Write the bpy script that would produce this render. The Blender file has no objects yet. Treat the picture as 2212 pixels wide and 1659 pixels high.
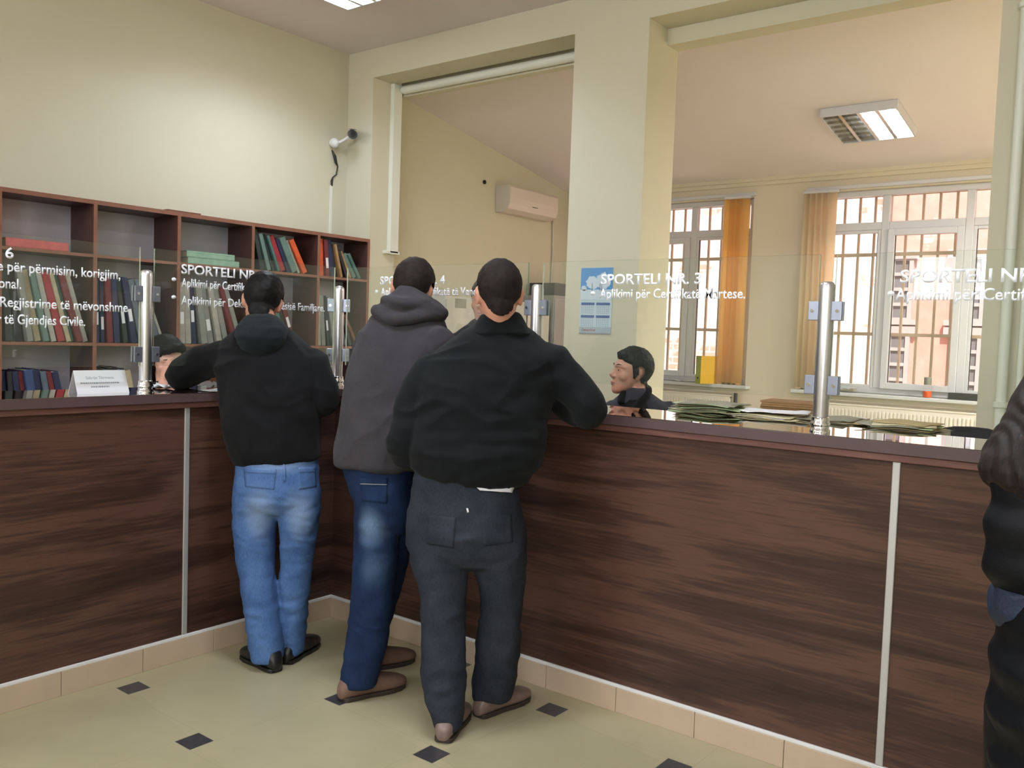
import bpy, bmesh, math, random
from mathutils import Vector, Matrix, noise
random.seed(7)
S = bpy.context.scene
COL = S.collection

# ------------------------------------------------------------------ camera
FPX, CXP, CYP = 1913.67, 1106.0, 829.5
CAM = Vector((3.4025, -2.9518, 1.4550))
CR = Vector((0.78850229, 0.61407141, 0.03435755))
CU = Vector((-0.06143127, 0.02305137, 0.99784509))
CF = Vector((-0.61195616, 0.78891377, -0.05589924))
cd = bpy.data.cameras.new('camera'); cam = bpy.data.objects.new('camera', cd); COL.objects.link(cam)
cd.sensor_fit = 'HORIZONTAL'; cd.sensor_width = 36.0; cd.lens = 36.0 * FPX / 2212.0
cd.clip_start = 0.05; cd.clip_end = 200
M = Matrix(((CR.x, CU.x, -CF.x, CAM.x), (CR.y, CU.y, -CF.y, CAM.y), (CR.z, CU.z, -CF.z, CAM.z), (0, 0, 0, 1)))
cam.matrix_world = M
S.camera = cam

def W(px, py, w):
    """point of the room seen at picture position px, py and at distance w along the view axis"""
    return CAM + w * (CF + CR * ((px - CXP) / FPX) - CU * ((py - CYP) / FPX))

# ------------------------------------------------------------------ world, sun, lights, exposure
S.view_settings.view_transform = 'Standard'
S.view_settings.look = 'None'
S.view_settings.gamma = 1.0
S.view_settings.use_curve_mapping = False
S.view_settings.exposure = 0.42
S.cycles.use_denoising = True
S.cycles.max_bounces = 10
S.cycles.diffuse_bounces = 5
S.cycles.glossy_bounces = 5
S.cycles.transmission_bounces = 6
S.cycles.transparent_max_bounces = 16
S.cycles.sample_clamp_indirect = 6.0
S.cycles.caustics_reflective = False
S.cycles.caustics_refractive = False
wd = bpy.data.worlds.new('sky'); S.world = wd; wd.use_nodes = True
bg = wd.node_tree.nodes['Background']
bg.inputs[0].default_value = (0.80, 0.88, 1.0, 1); bg.inputs[1].default_value = 1.7

def light(name, kind, loc, energy, color=(1, 1, 1), **kw):
    ld = bpy.data.lights.new(name, kind); ld.energy = energy; ld.color = color
    o = bpy.data.objects.new(name, ld); COL.objects.link(o); o.location = loc
    for k, v in kw.items():
        if k == 'aim':
            o.rotation_euler = Vector(v).to_track_quat('-Z', 'Y').to_euler()
        else:
            setattr(ld, k, v)
    return o
# sun on the courtyard facades behind the office
light('sun', 'SUN', (0, 0, 20), 6.5, (1.0, 0.95, 0.88), angle=0.009, aim=(-0.42, 0.72, -0.95))
# daylight entering by the hall's street windows behind the photographer
for x, z, w_, h_, en in ((-0.9, 3.05, 2.0, 1.0, 66), (2.0, 3.05, 2.0, 1.0, 66), (5.1, 2.3, 2.0, 2.4, 70)):
    light('hall_window_daylight', 'AREA', (x, -6.78, z), en, (0.98, 0.985, 1.0), shape='RECTANGLE', size=w_, size_y=h_, aim=(0, 1, 0.2))

# ------------------------------------------------------------------ materials
def lin(c):
    return tuple(((v / 255) / 12.92 if v / 255 <= 0.04045 else ((v / 255 + 0.055) / 1.055) ** 2.4) for v in c)
def rgba(c, f=1.0):
    r = lin(c); return (r[0] * f, r[1] * f, r[2] * f, 1)
class NT:
    def __init__(s, name):
        s.m = bpy.data.materials.new(name); s.m.use_nodes = True
        s.t = s.m.node_tree; s.n = s.t.nodes; s.b = s.n['Principled BSDF']; s.out = s.n['Material Output']
    def node(s, t, **kw):
        n = s.n.new(t)
        for k, v in kw.items():
            setattr(n, k, v)
        return n
    def link(s, a, b): s.t.links.new(a, b)
    def val(s, sock, v):
        if hasattr(v, 'is_output') or isinstance(v, bpy.types.NodeSocket): s.link(v, sock)
        else: sock.default_value = v
    def math(s, op, a, b=None, c=None):
        n = s.node('ShaderNodeMath', operation=op)
        for i, v in enumerate((a, b, c)):
            if v is not None: s.val(n.inputs[i], v)
        return n.outputs[0]
    def mix(s, f, a, b):
        n = s.node('ShaderNodeMix', data_type='RGBA')
        s.val(n.inputs[0], f); s.val(n.inputs[6], a); s.val(n.inputs[7], b); return n.outputs[2]
    def coord(s, scale=(1, 1, 1), kind='Object', rot=(0, 0, 0)):
        tc = s.node('ShaderNodeTexCoord'); mp = s.node('ShaderNodeMapping')
        mp.inputs['Scale'].default_value = scale; mp.inputs['Rotation'].default_value = rot
        s.link(tc.outputs[kind], mp.inputs[0]); return mp.outputs[0]
    def noise(s, vec, scale, detail=4, rough=0.5, dist=0.0):
        n = s.node('ShaderNodeTexNoise'); n.inputs['Scale'].default_value = scale
        n.inputs['Detail'].default_value = detail; n.inputs['Roughness'].default_value = rough
        n.inputs['Distortion'].default_value = dist
        s.link(vec, n.inputs['Vector']); return n.outputs['Fac']
    def ramp(s, fac, stops):
        n = s.node('ShaderNodeValToRGB'); e = n.color_ramp.elements
        while len(e) < len(stops): e.new(0.5)
        for el, (p, c) in zip(e, stops): el.position = p; el.color = c if len(c) == 4 else (*c, 1)
        s.val(n.inputs[0], fac); return n.outputs[0]
    def bump(s, h, strength=0.2, dist=0.01):
        n = s.node('ShaderNodeBump'); n.inputs['Strength'].default_value = strength; n.inputs['Distance'].default_value = dist
        s.link(h, n.inputs['Height']); s.link(n.outputs[0], s.b.inputs['Normal'])
def plain(name, c, rough=0.6, metal=0.0, var=0.06, vscale=6.0, bump=0.0, bscale=60.0, spec=0.5, f=1.0):
    t = NT(name); b = t.b
    vec = t.coord()
    n = t.noise(vec, vscale, 4)
    col = t.ramp(n, [(0.25, rgba(c, f * (1 - var))), (0.75, rgba(c, f * (1 + var)))])
    t.link(col, b.inputs['Base Color'])
    b.inputs['Roughness'].default_value = rough; b.inputs['Metallic'].default_value = metal
    b.inputs['Specular IOR Level'].default_value = spec
    if bump: t.bump(t.noise(vec, bscale, 5), bump, 0.004)
    return t.m
MT = {}
MT['wall'] = plain('wall paint pale yellow', (208, 203, 180), 0.85, var=0.012, vscale=1.2, bump=0.05, bscale=120, spec=0.2)
MT['wall_office'] = plain('office wall paint cream', (216, 206, 184), 0.85, var=0.012, vscale=1.2, bump=0.05, bscale=120, spec=0.2)
MT['ceil'] = plain('ceiling paint white', (230, 221, 220), 0.9, var=0.015, vscale=1.0, spec=0.2)
MT['white'] = plain('white plastic', (225, 226, 228), 0.45, var=0.01)
MT['pvc'] = plain('window pvc', (205, 205, 208), 0.4, var=0.01)
MT['trimwhite'] = plain('trim white paint', (224, 226, 214), 0.6, var=0.015)
MT['steel'] = plain('brushed steel', (222, 222, 228), 0.33, 1.0, var=0.03)
MT['clamp'] = plain('satin clamp', (150, 156, 172), 0.35, 0.8, var=0.03)
MT['chrome'] = plain('chrome', (225, 225, 230), 0.10, 1.0, var=0.01)
MT['alu'] = plain('aluminium strip', (200, 200, 200), 0.45, 0.6, var=0.02)
MT['grille'] = plain('painted iron bars', (206, 182, 156), 0.6, var=0.05)
MT['black'] = plain('black plastic', (24, 24, 27), 0.45, var=0.05)
MT['paper'] = plain('white paper', (235, 236, 240), 0.7, var=0.01)
MT['lettering'] = plain('white vinyl lettering', (238, 242, 252), 0.55, var=0.005)
MT['greymetal'] = plain('grey metal cabinet', (150, 148, 146), 0.42, 0.3, var=0.1, vscale=3)
MT['cupboard'] = plain('white cupboard', (206, 204, 194), 0.5, var=0.02)
MT['radiator'] = plain('radiator enamel', (222, 218, 204), 0.4, var=0.01)
MT['cardboard'] = plain('brown cardboard', (168, 138, 96), 0.8, var=0.1)
MT['ac'] = plain('air conditioner plastic', (218, 205, 194), 0.4, var=0.01)
MT['acside'] = plain('air conditioner side plastic', (205, 196, 184), 0.5, var=0.01)
MT['darkgrey'] = plain('dark grey plastic', (60, 62, 66), 0.5)
MT['pipe'] = plain('painted pipe', (224, 228, 214), 0.45, var=0.01)
MT['tilebase'] = plain('skirting tile beige', (190, 170, 148), 0.35, var=0.05, vscale=9)
MT['rail'] = plain('white plinth rail', (222, 222, 222), 0.45, var=0.01)
MT['backpanel'] = plain('bookshelf back panel', (205, 203, 214), 0.6, var=0.02)
MT['leather'] = plain('black fabric chair', (22, 22, 25), 0.7)

def m_wood(name, axis, dark, light, scale=1.0, rough=0.32, spec=0.4):
    """horizontal-grain laminate; axis = direction of the grain"""
    t = NT(name); b = t.b
    sc = {'x': (0.32, 3.0, 3.0), 'y': (3.0, 0.32, 3.0), 'z': (3.0, 3.0, 0.32)}[axis]
    vec = t.coord(tuple(v * scale for v in sc), 'Object')
    n1 = t.noise(vec, 2.2, 5, 0.55, 0.6)
    vec2 = t.coord(tuple(v * scale * 5 for v in ({'x': (0.12, 3.0, 3.0), 'y': (3.0, 0.12, 3.0), 'z': (3.0, 3.0, 0.12)}[axis])))
    n2 = t.noise(vec2, 6.0, 6, 0.65)
    mixf = t.math('ADD', t.math('MULTIPLY', n1, 0.72), t.math('MULTIPLY', n2, 0.34))
    mid = tuple((a + c) / 2 for a, c in zip(dark, light))
    col = t.ramp(mixf, [(0.36, rgba(dark)), (0.50, rgba(mid)), (0.58, rgba(light)), (0.72, rgba(tuple(0.6 * a + 0.4 * c for a, c in zip(dark, light))))])
    t.link(col, b.inputs['Base Color'])
    b.inputs['Roughness'].default_value = rough; b.inputs['Specular IOR Level'].default_value = spec
    t.bump(n2, 0.05, 0.002)
    return t.m
WD, WL = (40, 26, 22), (90, 63, 53)
MT['wood_x'] = m_wood('walnut laminate along counter', 'x', WD, WL)
MT['wood_y'] = m_wood('walnut laminate along side counter', 'y', WD, WL)
MT['wood_edge_x'] = m_wood('counter edge moulding', 'x', (100, 66, 62), (126, 88, 82), 2.0, 0.4)
MT['wood_edge_y'] = m_wood('counter edge moulding side', 'y', (100, 66, 62), (126, 88, 82), 2.0, 0.4)
MT['shelf_edge'] = plain('bookshelf edge cherry', (132, 86, 68), 0.45, var=0.12, vscale=14)
MT['shelf_wood'] = plain('bookshelf dark cherry', (80, 53, 48), 0.42, var=0.15, vscale=14)
def m_top():
    t = NT('polished dark countertop'); b = t.b
    vec = t.coord((1, 1, 1)); n = t.noise(vec, 3, 5)
    t.link(t.ramp(n, [(0.3, rgba((42, 28, 26))), (0.7, rgba((62, 42, 38)))]), b.inputs['Base Color'])
    b.inputs['Roughness'].default_value = 0.02; b.inputs['IOR'].default_value = 1.7
    b.inputs['Coat Weight'].default_value = 1.0; b.inputs['Coat Roughness'].default_value = 0.01; b.inputs['Coat IOR'].default_value = 1.8
    return t.m
MT['top'] = m_top()
MT['topedge'] = plain('countertop edge band', (84, 66, 68), 0.4, var=0.1, vscale=12)

def m_floor():
    t = NT('beige tile floor with dark insets'); b = t.b
    s, th, ox, oy = 0.58834, -0.16770, 0.23073, -0.54361
    a, bb = s * math.cos(th), -s * math.sin(th)
    g = t.node('ShaderNodeNewGeometry'); sep = t.node('ShaderNodeSeparateXYZ'); t.link(g.outputs['Position'], sep.inputs[0])
    X, Y = sep.outputs[0], sep.outputs[1]
    def local(cx, cy):
        x = t.math('SUBTRACT', X, cx); y = t.math('SUBTRACT', Y, cy)
        i = t.math('DIVIDE', t.math('ADD', t.math('MULTIPLY', x, math.cos(th)), t.math('MULTIPLY', y, math.sin(th))), s)
        j = t.math('DIVIDE', t.math('ADD', t.math('MULTIPLY', x, -math.sin(th)), t.math('MULTIPLY', y, math.cos(th))), s)
        ri = t.math('ROUND', i); rj = t.math('ROUND', j)
        di = t.math('MULTIPLY', t.math('SUBTRACT', i, ri), s); dj = t.math('MULTIPLY', t.math('SUBTRACT', j, rj), s)
        dx = t.math('SUBTRACT', t.math('MULTIPLY', di, math.cos(th)), t.math('MULTIPLY', dj, math.sin(th)))
        dy = t.math('ADD', t.math('MULTIPLY', di, math.sin(th)), t.math('MULTIPLY', dj, math.cos(th)))
        return t.math('MAXIMUM', t.math('ABSOLUTE', dx), t.math('ABSOLUTE', dy)), ri, rj
    d, _, _ = local(ox, oy)
    inset = t.math('LESS_THAN', d, 0.0465)
    d2, ri, rj = local(ox + bb / 2 + a / 2, oy + a / 2 - bb / 2)
    grout = t.math('LESS_THAN', t.math('ABSOLUTE', t.math('SUBTRACT', d2, a / 2)), 0.0016)
    wn = t.node('ShaderNodeTexWhiteNoise', noise_dimensions='2D'); cmb = t.node('ShaderNodeCombineXYZ')
    t.link(ri, cmb.inputs[0]); t.link(rj, cmb.inputs[1]); t.link(cmb.outputs[0], wn.inputs['Vector'])
    vec = t.coord((1, 1, 1)); n = t.noise(vec, 5, 6, 0.6)
    f = t.math('ADD', t.math('MULTIPLY', n, 0.7), t.math('MULTIPLY', wn.outputs['Value'], 0.3))
    base = t.ramp(f, [(0.25, rgba((166, 158, 126))), (0.75, rgba((180, 171, 139)))])
    c1 = t.mix(t.math('MULTIPLY', grout, 0.35), base, rgba((150, 140, 112)))
    dark = t.ramp(t.noise(vec, 30, 4), [(0.3, rgba((52, 50, 54))), (0.7, rgba((70, 68, 72)))])
    col = t.mix(inset, c1, dark)
    t.link(col, b.inputs['Base Color']); b.inputs['Roughness'].default_value = 0.33; b.inputs['Specular IOR Level'].default_value = 0.35
    return t.m
MT['floor'] = m_floor()

def schlick(t, f0):
    g = t.node('ShaderNodeNewGeometry'); d = t.node('ShaderNodeVectorMath', operation='DOT_PRODUCT')
    t.link(g.outputs['Incoming'], d.inputs[0]); t.link(g.outputs['Normal'], d.inputs[1])
    c = t.math('SUBTRACT', 1.0, t.math('ABSOLUTE', d.outputs['Value']))
    return t.math('ADD', f0, t.math('MULTIPLY', t.math('POWER', c, 5.0), 1.0 - f0))
def m_pane(name, tint, veil, f0, veilcol):
    t = NT(name); t.n.remove(t.b)
    tr = t.node('ShaderNodeBsdfTransparent'); tr.inputs[0].default_value = tint
    gl = t.node('ShaderNodeBsdfGlossy'); gl.inputs['Roughness'].default_value = 0.0
    df = t.node('ShaderNodeBsdfDiffuse'); df.inputs[0].default_value = veilcol
    m0 = t.node('ShaderNodeMixShader'); m0.inputs[0].default_value = veil  # small pale diffuse share: painted haze imitating reflection on the counter glass
    t.link(tr.outputs[0], m0.inputs[1]); t.link(df.outputs[0], m0.inputs[2])
    m1 = t.node('ShaderNodeMixShader'); t.link(schlick(t, f0), m1.inputs[0]); t.link(m0.outputs[0], m1.inputs[1]); t.link(gl.outputs[0], m1.inputs[2])
    t.link(m1.outputs[0], t.out.inputs[0]); return t.m
MT['glass'] = m_pane('clear counter glass', (0.965, 0.985, 0.97, 1), 0.014, 0.04, (0.75, 0.85, 0.72, 1))
MT['winglass'] = m_pane('window glass', (0.97, 0.975, 0.975, 1), 0.0, 0.03, (0.8, 0.8, 0.8, 1))
def m_edge():
    t = NT('glass cut edge'); b = t.b
    b.inputs['Base Color'].default_value = rgba((176, 205, 186)); b.inputs['Roughness'].default_value = 0.15
    b.inputs['Transmission Weight'].default_value = 0.5
    return t.m
MT['glassedge'] = m_edge()
def m_emit(name, c, st):
    t = NT(name); t.b.inputs['Base Color'].default_value = rgba(c)
    t.b.inputs['Emission Color'].default_value = rgba(c); t.b.inputs['Emission Strength'].default_value = st
    return t.m
MT['tube_on'] = m_emit('fluorescent tube lit', (225, 238, 255), 130.0)
MT['tube_off'] = plain('fluorescent tube unlit', (215, 215, 210), 0.4)
MT['louvre'] = plain('louvre mirror metal', (190, 185, 170), 0.22, 0.9, var=0.03)
def m_blind(name, c):
    t = NT(name); b = t.b
    vec = t.coord((1, 1, 1)); n = t.noise(vec, 160, 3)
    t.link(t.ramp(n, [(0.3, rgba(c, 0.94)), (0.7, rgba(c, 1.04))]), b.inputs['Base Color']); b.inputs['Roughness'].default_value = 0.8
    tl = t.node('ShaderNodeBsdfTranslucent'); tl.inputs[0].default_value = rgba(c)
    mx = t.node('ShaderNodeMixShader'); mx.inputs[0].default_value = 0.7
    t.link(b.outputs[0], mx.inputs[1]); t.link(tl.outputs[0], mx.inputs[2]); t.link(mx.outputs[0], t.out.inputs[0]); return t.m
MT['blind_orange'] = m_blind('orange blind fabric', (252, 222, 160))
MT['blind_cream'] = m_blind('cream blind fabric', (248, 236, 212))
def m_facade(name, c1, c2, brick, amount):
    t = NT(name); b = t.b
    vec = t.coord((1, 1, 1))
    n = t.noise(vec, 1.3, 6, 0.62, 0.4)
    br = t.node('ShaderNodeTexBrick'); br.inputs['Scale'].default_value = 1.0
    br.inputs['Color1'].default_value = rgba(brick); br.inputs['Color2'].default_value = rgba(tuple(min(255, v + 18) for v in brick))
    br.inputs['Mortar'].default_value = rgba(c1); br.inputs['Brick Width'].default_value = 0.30; br.inputs['Row Height'].default_value = 0.10
    br.inputs['Mortar Size'].default_value = 0.012
    v2 = t.coord((1, 1, 1), 'Object', (math.pi / 2, 0, 0)); t.link(v2, br.inputs['Vector'])
    pl = t.ramp(t.noise(vec, 5, 5), [(0.3, rgba(c1)), (0.7, rgba(c2))])
    mask = t.ramp(n, [(amount - 0.03, (0, 0, 0, 1)), (amount + 0.03, (1, 1, 1, 1))])
    col = t.mix(mask, br.outputs[0], pl); t.link(col, b.inputs['Base Color']); b.inputs['Roughness'].default_value = 0.9
    t.bump(n, 0.5, 0.03); return t.m
MT['facade_brick'] = m_facade('crumbling plaster over brick', (206, 190, 182), (224, 210, 204), (196, 138, 118), 0.43)
MT['facade_pink'] = m_facade('pink plaster', (216, 150, 136), (224, 164, 150), (222, 186, 174), 0.36)
MT['winpane'] = plain('dark old window pane', (120, 116, 120), 0.25, var=0.1)

# ------------------------------------------------------------------ mesh helpers
class MB:
    def __init__(s): s.bm = bmesh.new()
    def box(s, x0, x1, y0, y1, z0, z1, mi=0):
        v = [s.bm.verts.new(p) for p in ((x0, y0, z0), (x1, y0, z0), (x1, y1, z0), (x0, y1, z0), (x0, y0, z1), (x1, y0, z1), (x1, y1, z1), (x0, y1, z1))]
        for q in ((0, 3, 2, 1), (4, 5, 6, 7), (0, 1, 5, 4), (1, 2, 6, 5), (2, 3, 7, 6), (3, 0, 4, 7)):
            f = s.bm.faces.new([v[i] for i in q]); f.material_index = mi
        return v
    def obox(s, c, size, mat, mi=0):
        v = s.box(-size[0] / 2, size[0] / 2, -size[1] / 2, size[1] / 2, -size[2] / 2, size[2] / 2, mi)
        for q in v: q.co = mat @ q.co + Vector(c)
        return v
    def tube(s, pts, n=12, caps=True, mi=0):
        """pts: list of (Vector, radius); round tube with domed ends"""
        P = [(Vector(p), r) for p, r in pts]
        if caps:
            d0 = (P[0][0] - P[1][0]).normalized(); d1 = (P[-1][0] - P[-2][0]).normalized()
            a, ra = P[0]; b, rb = P[-1]
            P = [(a + d0 * ra * .96, ra * .25), (a + d0 * ra * .7, ra * .72)] + P + [(b + d1 * rb * .7, rb * .72), (b + d1 * rb * .96, rb * .25)]
        return s._sweep(P, n, mi)
    def _sweep(s, P, n, mi=0):
        rings = []; ref = None
        for i, (p, r) in enumerate(P):
            a = P[max(0, i - 1)][0]; b = P[min(len(P) - 1, i + 1)][0]
            d = (b - a).normalized()
            if ref is None:
                ref = d.orthogonal().normalized()
            ref = (ref - d * ref.dot(d)).normalized(); q = d.cross(ref)
            rings.append([s.bm.verts.new(p + (ref * math.cos(t) + q * math.sin(t)) * r) for t in (2 * math.pi * k / n for k in range(n))])
        for A, B in zip(rings, rings[1:]):
            for k in range(n):
                f = s.bm.faces.new((A[k], A[(k + 1) % n], B[(k + 1) % n], B[k])); f.material_index = mi
        f = s.bm.faces.new(list(reversed(rings[0]))); f.material_index = mi
        f = s.bm.faces.new(rings[-1]); f.material_index = mi
        return rings
    def cyl(s, p0, p1, r, n=20, r1=None, mi=0):
        return s._sweep([(Vector(p0), r), (Vector(p1), r if r1 is None else r1)], n, mi)
    def lathe(s, c, prof, n=24, mi=0):
        return s._sweep([(Vector(c) + Vector((0, 0, z)), r) for r, z in prof], n, mi)
    def ell(s, c, r, R=None, n=16, mi=0):
        """ellipsoid"""
        R = R or Matrix.Identity(3); c = Vector(c); rows = []
        m = n // 2
        for i in range(1, m):
            t = math.pi * i / m
            rows.append([s.bm.verts.new(c + R @ Vector((r[0] * math.sin(t) * math.cos(2 * math.pi * k / n), r[1] * math.sin(t) * math.sin(2 * math.pi * k / n), r[2] * math.cos(t)))) for k in range(n)])
        a = s.bm.verts.new(c + R @ Vector((0, 0, r[2]))); b = s.bm.verts.new(c - R @ Vector((0, 0, r[2])))
        for k in range(n):
            s.bm.faces.new((a, rows[0][k], rows[0][(k + 1) % n])); s.bm.faces.new((b, rows[-1][(k + 1) % n], rows[-1][k]))
        for A, B in zip(rows, rows[1:]):
            for k in range(n): s.bm.faces.new((A[k], B[k], B[(k + 1) % n], A[(k + 1) % n]))
    def poly(s, pts, mi=0):
        f = s.bm.faces.new([s.bm.verts.new(p) for p in pts]); f.material_index = mi; return f
    def prism(s, pts, vec, mi=0):
        """closed prism: polygon pts extruded by vec"""
        A = [s.bm.verts.new(p) for p in pts]; B = [s.bm.verts.new(Vector(p) + Vector(vec)) for p in pts]
        n = len(A)
        fs = [s.bm.faces.new(list(reversed(A))), s.bm.faces.new(B)] + [s.bm.faces.new((A[k], A[(k + 1) % n], B[(k + 1) % n], B[k])) for k in range(n)]
        for f in fs: f.material_index = mi
    def build(s, name, mat, parent=None, world=False, smooth=False, bevel=0.0, seg=2, fix=True):
        bm = s.bm
        if fix: bmesh.ops.recalc_face_normals(bm, faces=bm.faces)
        if world and parent is not None:
            off = Vector(parent.location)
            if parent.parent: off = off + Vector(parent.parent.location)
            for v in bm.verts: v.co -= off
        me = bpy.data.meshes.new(name); bm.to_mesh(me); bm.free()
        for m in (mat if isinstance(mat, (list, tuple)) else [mat]): me.materials.append(MT[m] if isinstance(m, str) else m)
        if smooth: me.polygons.foreach_set('use_smooth', [True] * len(me.polygons))
        o = bpy.data.objects.new(name, me); COL.objects.link(o)
        if parent: o.parent = parent
        if bevel:
            md = o.modifiers.new('bevel', 'BEVEL'); md.width = bevel; md.segments = seg; md.limit_method = 'ANGLE'
        if smooth and not bevel:
            try:
                me.set_sharp_from_angle(angle=math.radians(50))
            except Exception: pass
        return o
def empty(name, loc=(0, 0, 0), rz=0):
    o = bpy.data.objects.new(name, None); COL.objects.link(o); o.location = loc; o.rotation_euler = (0, 0, rz)
    o.empty_display_size = 0.1; return o
def tag(o, label, cat, group=None):
    o['label'] = label; o['category'] = cat
    if group: o['group'] = group
    return o
def struct(o):
    o['kind'] = 'structure'; return o
def mat3(xa, ya, za):
    return Matrix((xa, ya, za)).transposed()
def text_mesh(body, width=None, height=None, bold=0.0, extrude=0.0004):
    """flat lettering as mesh: baseline at y=0, left at x=0; scaled to the given width and cap height"""
    cu = bpy.data.curves.new('lettering', 'FONT'); cu.body = body; cu.size = 1.0; cu.offset = bold; cu.extrude = 0.0; cu.resolution_u = 4
    o = bpy.data.objects.new('lettering', cu); COL.objects.link(o)
    dg = bpy.context.evaluated_depsgraph_get(); me = bpy.data.meshes.new_from_object(o.evaluated_get(dg))
    bpy.data.objects.remove(o); bpy.data.curves.remove(cu)
    xs = [v.co.x for v in me.vertices]; x0, x1 = min(xs), max(xs)
    cap = 0.73
    sy = (height or 0.04) / cap; sx = sy if width is None else width / (x1 - x0)
    bm = bmesh.new(); bm.from_mesh(me); bpy.data.meshes.remove(me)
    for v in bm.verts: v.co = Vector(((v.co.x - x0) * sx, v.co.y * sy, 0))
    geo = bmesh.ops.extrude_face_region(bm, geom=bm.faces[:])
    for e in geo['geom']:
        if isinstance(e, bmesh.types.BMVert): e.co.z += extrude
    mb = MB(); mb.bm.free(); mb.bm = bm; return mb
# ------------------------------------------------------------------ setting
YB = 2.40                      # partition between hall and office
m = MB(); m.box(-2.9, 6.7, -6.9, 6.1, -0.15, 0.0); struct(m.build('floor', 'floor'))
m = MB(); m.box(-2.9, 6.7, -6.9, YB + 0.42, 3.87, 4.05); struct(m.build('ceiling', 'ceil'))
# office ceiling slopes down to the window wall
za = lambda y: 3.63 + 0.1736 * 3.2 - 0.1736 * y
m = MB(); m.prism([(-2.9, 2.6, za(2.6)), (-2.9, 6.25, za(6.25)), (-2.9, 6.25, za(6.25) + 0.2), (-2.9, 2.6, za(2.6) + 0.2)], (9.6, 0, 0)); struct(m.build('ceiling_office', 'ceil'))
m = MB(); m.box(-2.9, -2.69, -6.9, 6.15, 0, 4.0); struct(m.build('wall_left', 'wall'))
m = MB(); m.box(6.5, 6.7, -6.9, 6.15, 0, 4.0); struct(m.build('wall_right', 'wall'))
# rear wall with two high street windows and a tall one
wx = [(-2.0, 0.2, 2.5), (0.9, 3.1, 2.5), (4.0, 6.2, 1.0)]; WT = 3.6
m = MB(); m.box(-2.69, 6.5, -6.75, -6.5, WT, 3.87); xs = [-2.69] + [v for w in wx for v in w[:2]] + [6.5]
for k in range(0, len(xs), 2): m.box(xs[k], xs[k + 1], -6.75, -6.5, 0, WT)
for a, b, z in wx: m.box(a, b, -6.75, -6.5, 0, z)
struct(m.build('wall_rear', 'wall'))
for k, (a, b, z) in enumerate(wx):
    m = MB()
    for (x0, x1, z0, z1) in ((a, a + .07, z, WT), (b - .07, b, z, WT), (a, b, z, z + .07), (a, b, WT - .07, WT), ((a + b) / 2 - .04, (a + b) / 2 + .04, z, WT)):
        m.box(x0, x1, -6.66, -6.60, z0, z1)
    struct(m.build('window_%d' % (k + 3), 'pvc'))
# partition: nib, column, pier, beams
m = MB()
T0 = 3.622
m.box(-2.69, -2.373, YB, YB + 0.30, 0, T0)
m.box(-0.285, 0.32, YB, YB + 0.42, 0, T0)
m.box(2.455, 6.5, YB, YB + 0.42, 0, T0)
m.box(-2.69, 6.5, YB, YB + 0.26, T0, 3.869)
m.box(0.3201, 2.4549, YB + 0.262, YB + 0.42, 3.51, 3.84)
m.box(-2.373, -0.2851, YB + 0.34, YB + 0.42, 3.53, 3.84)
struct(m.build('wall_middle', 'wall'))
# plaster casing of the wide opening's jamb
m = MB(); m.box(-2.379, -2.33, YB + 0.21, YB + 0.31, 2.14, 3.62); m.box(-2.40, -2.33, YB + 0.16, YB + 0.33, 2.13, 2.16)
struct(m.build('trim_1', 'trimwhite', bevel=0.004))
# ceiling moulding over the column
m = MB(); m.box(0.25, 6.5, YB - 0.06, YB, 3.83, 3.87); m.box(0.25, 6.5, YB - 0.03, YB, 3.79, 3.83); struct(m.build('trim_2', 'ceil', bevel=0.006))
# window wall
YW = 5.95
m = MB(); m.box(-2.69, 6.5, YW, YW + 0.20, 0, 1.0); m.box(-2.69, 6.5, YW, YW + 0.20, 2.97, 3.9)
for a, b in ((-2.69, -2.49), (-0.385, 0.19), (2.40, 6.5)): m.box(a, b, YW, YW + 0.20, 1.0, 2.97)
struct(m.build('wall_back', 'wall_office'))
m = MB()
m.box(-2.69, 6.5, YW - 0.025, YW, 3.085, 3.135); m.box(-2.69, 6.5, YW - 0.05, YW, 3.125, 3.20)
struct(m.build('trim_3', 'wall_office', bevel=0.008))
for k, (a, b) in enumerate(((-2.55, -0.33), (0.14, 2.45))):
    m = MB(); m.box(a, b, YW - 0.10, YW + 0.06, 0.965, 1.0); struct(m.build('trim_%d' % (k + 4), 'pvc', bevel=0.006))
    m = MB(); m.box(a + .03, b - .03, YW - 0.035, YW, 2.985, 3.02); struct(m.build('trim_%d' % (k + 6), 'pvc', bevel=0.004))
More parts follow.
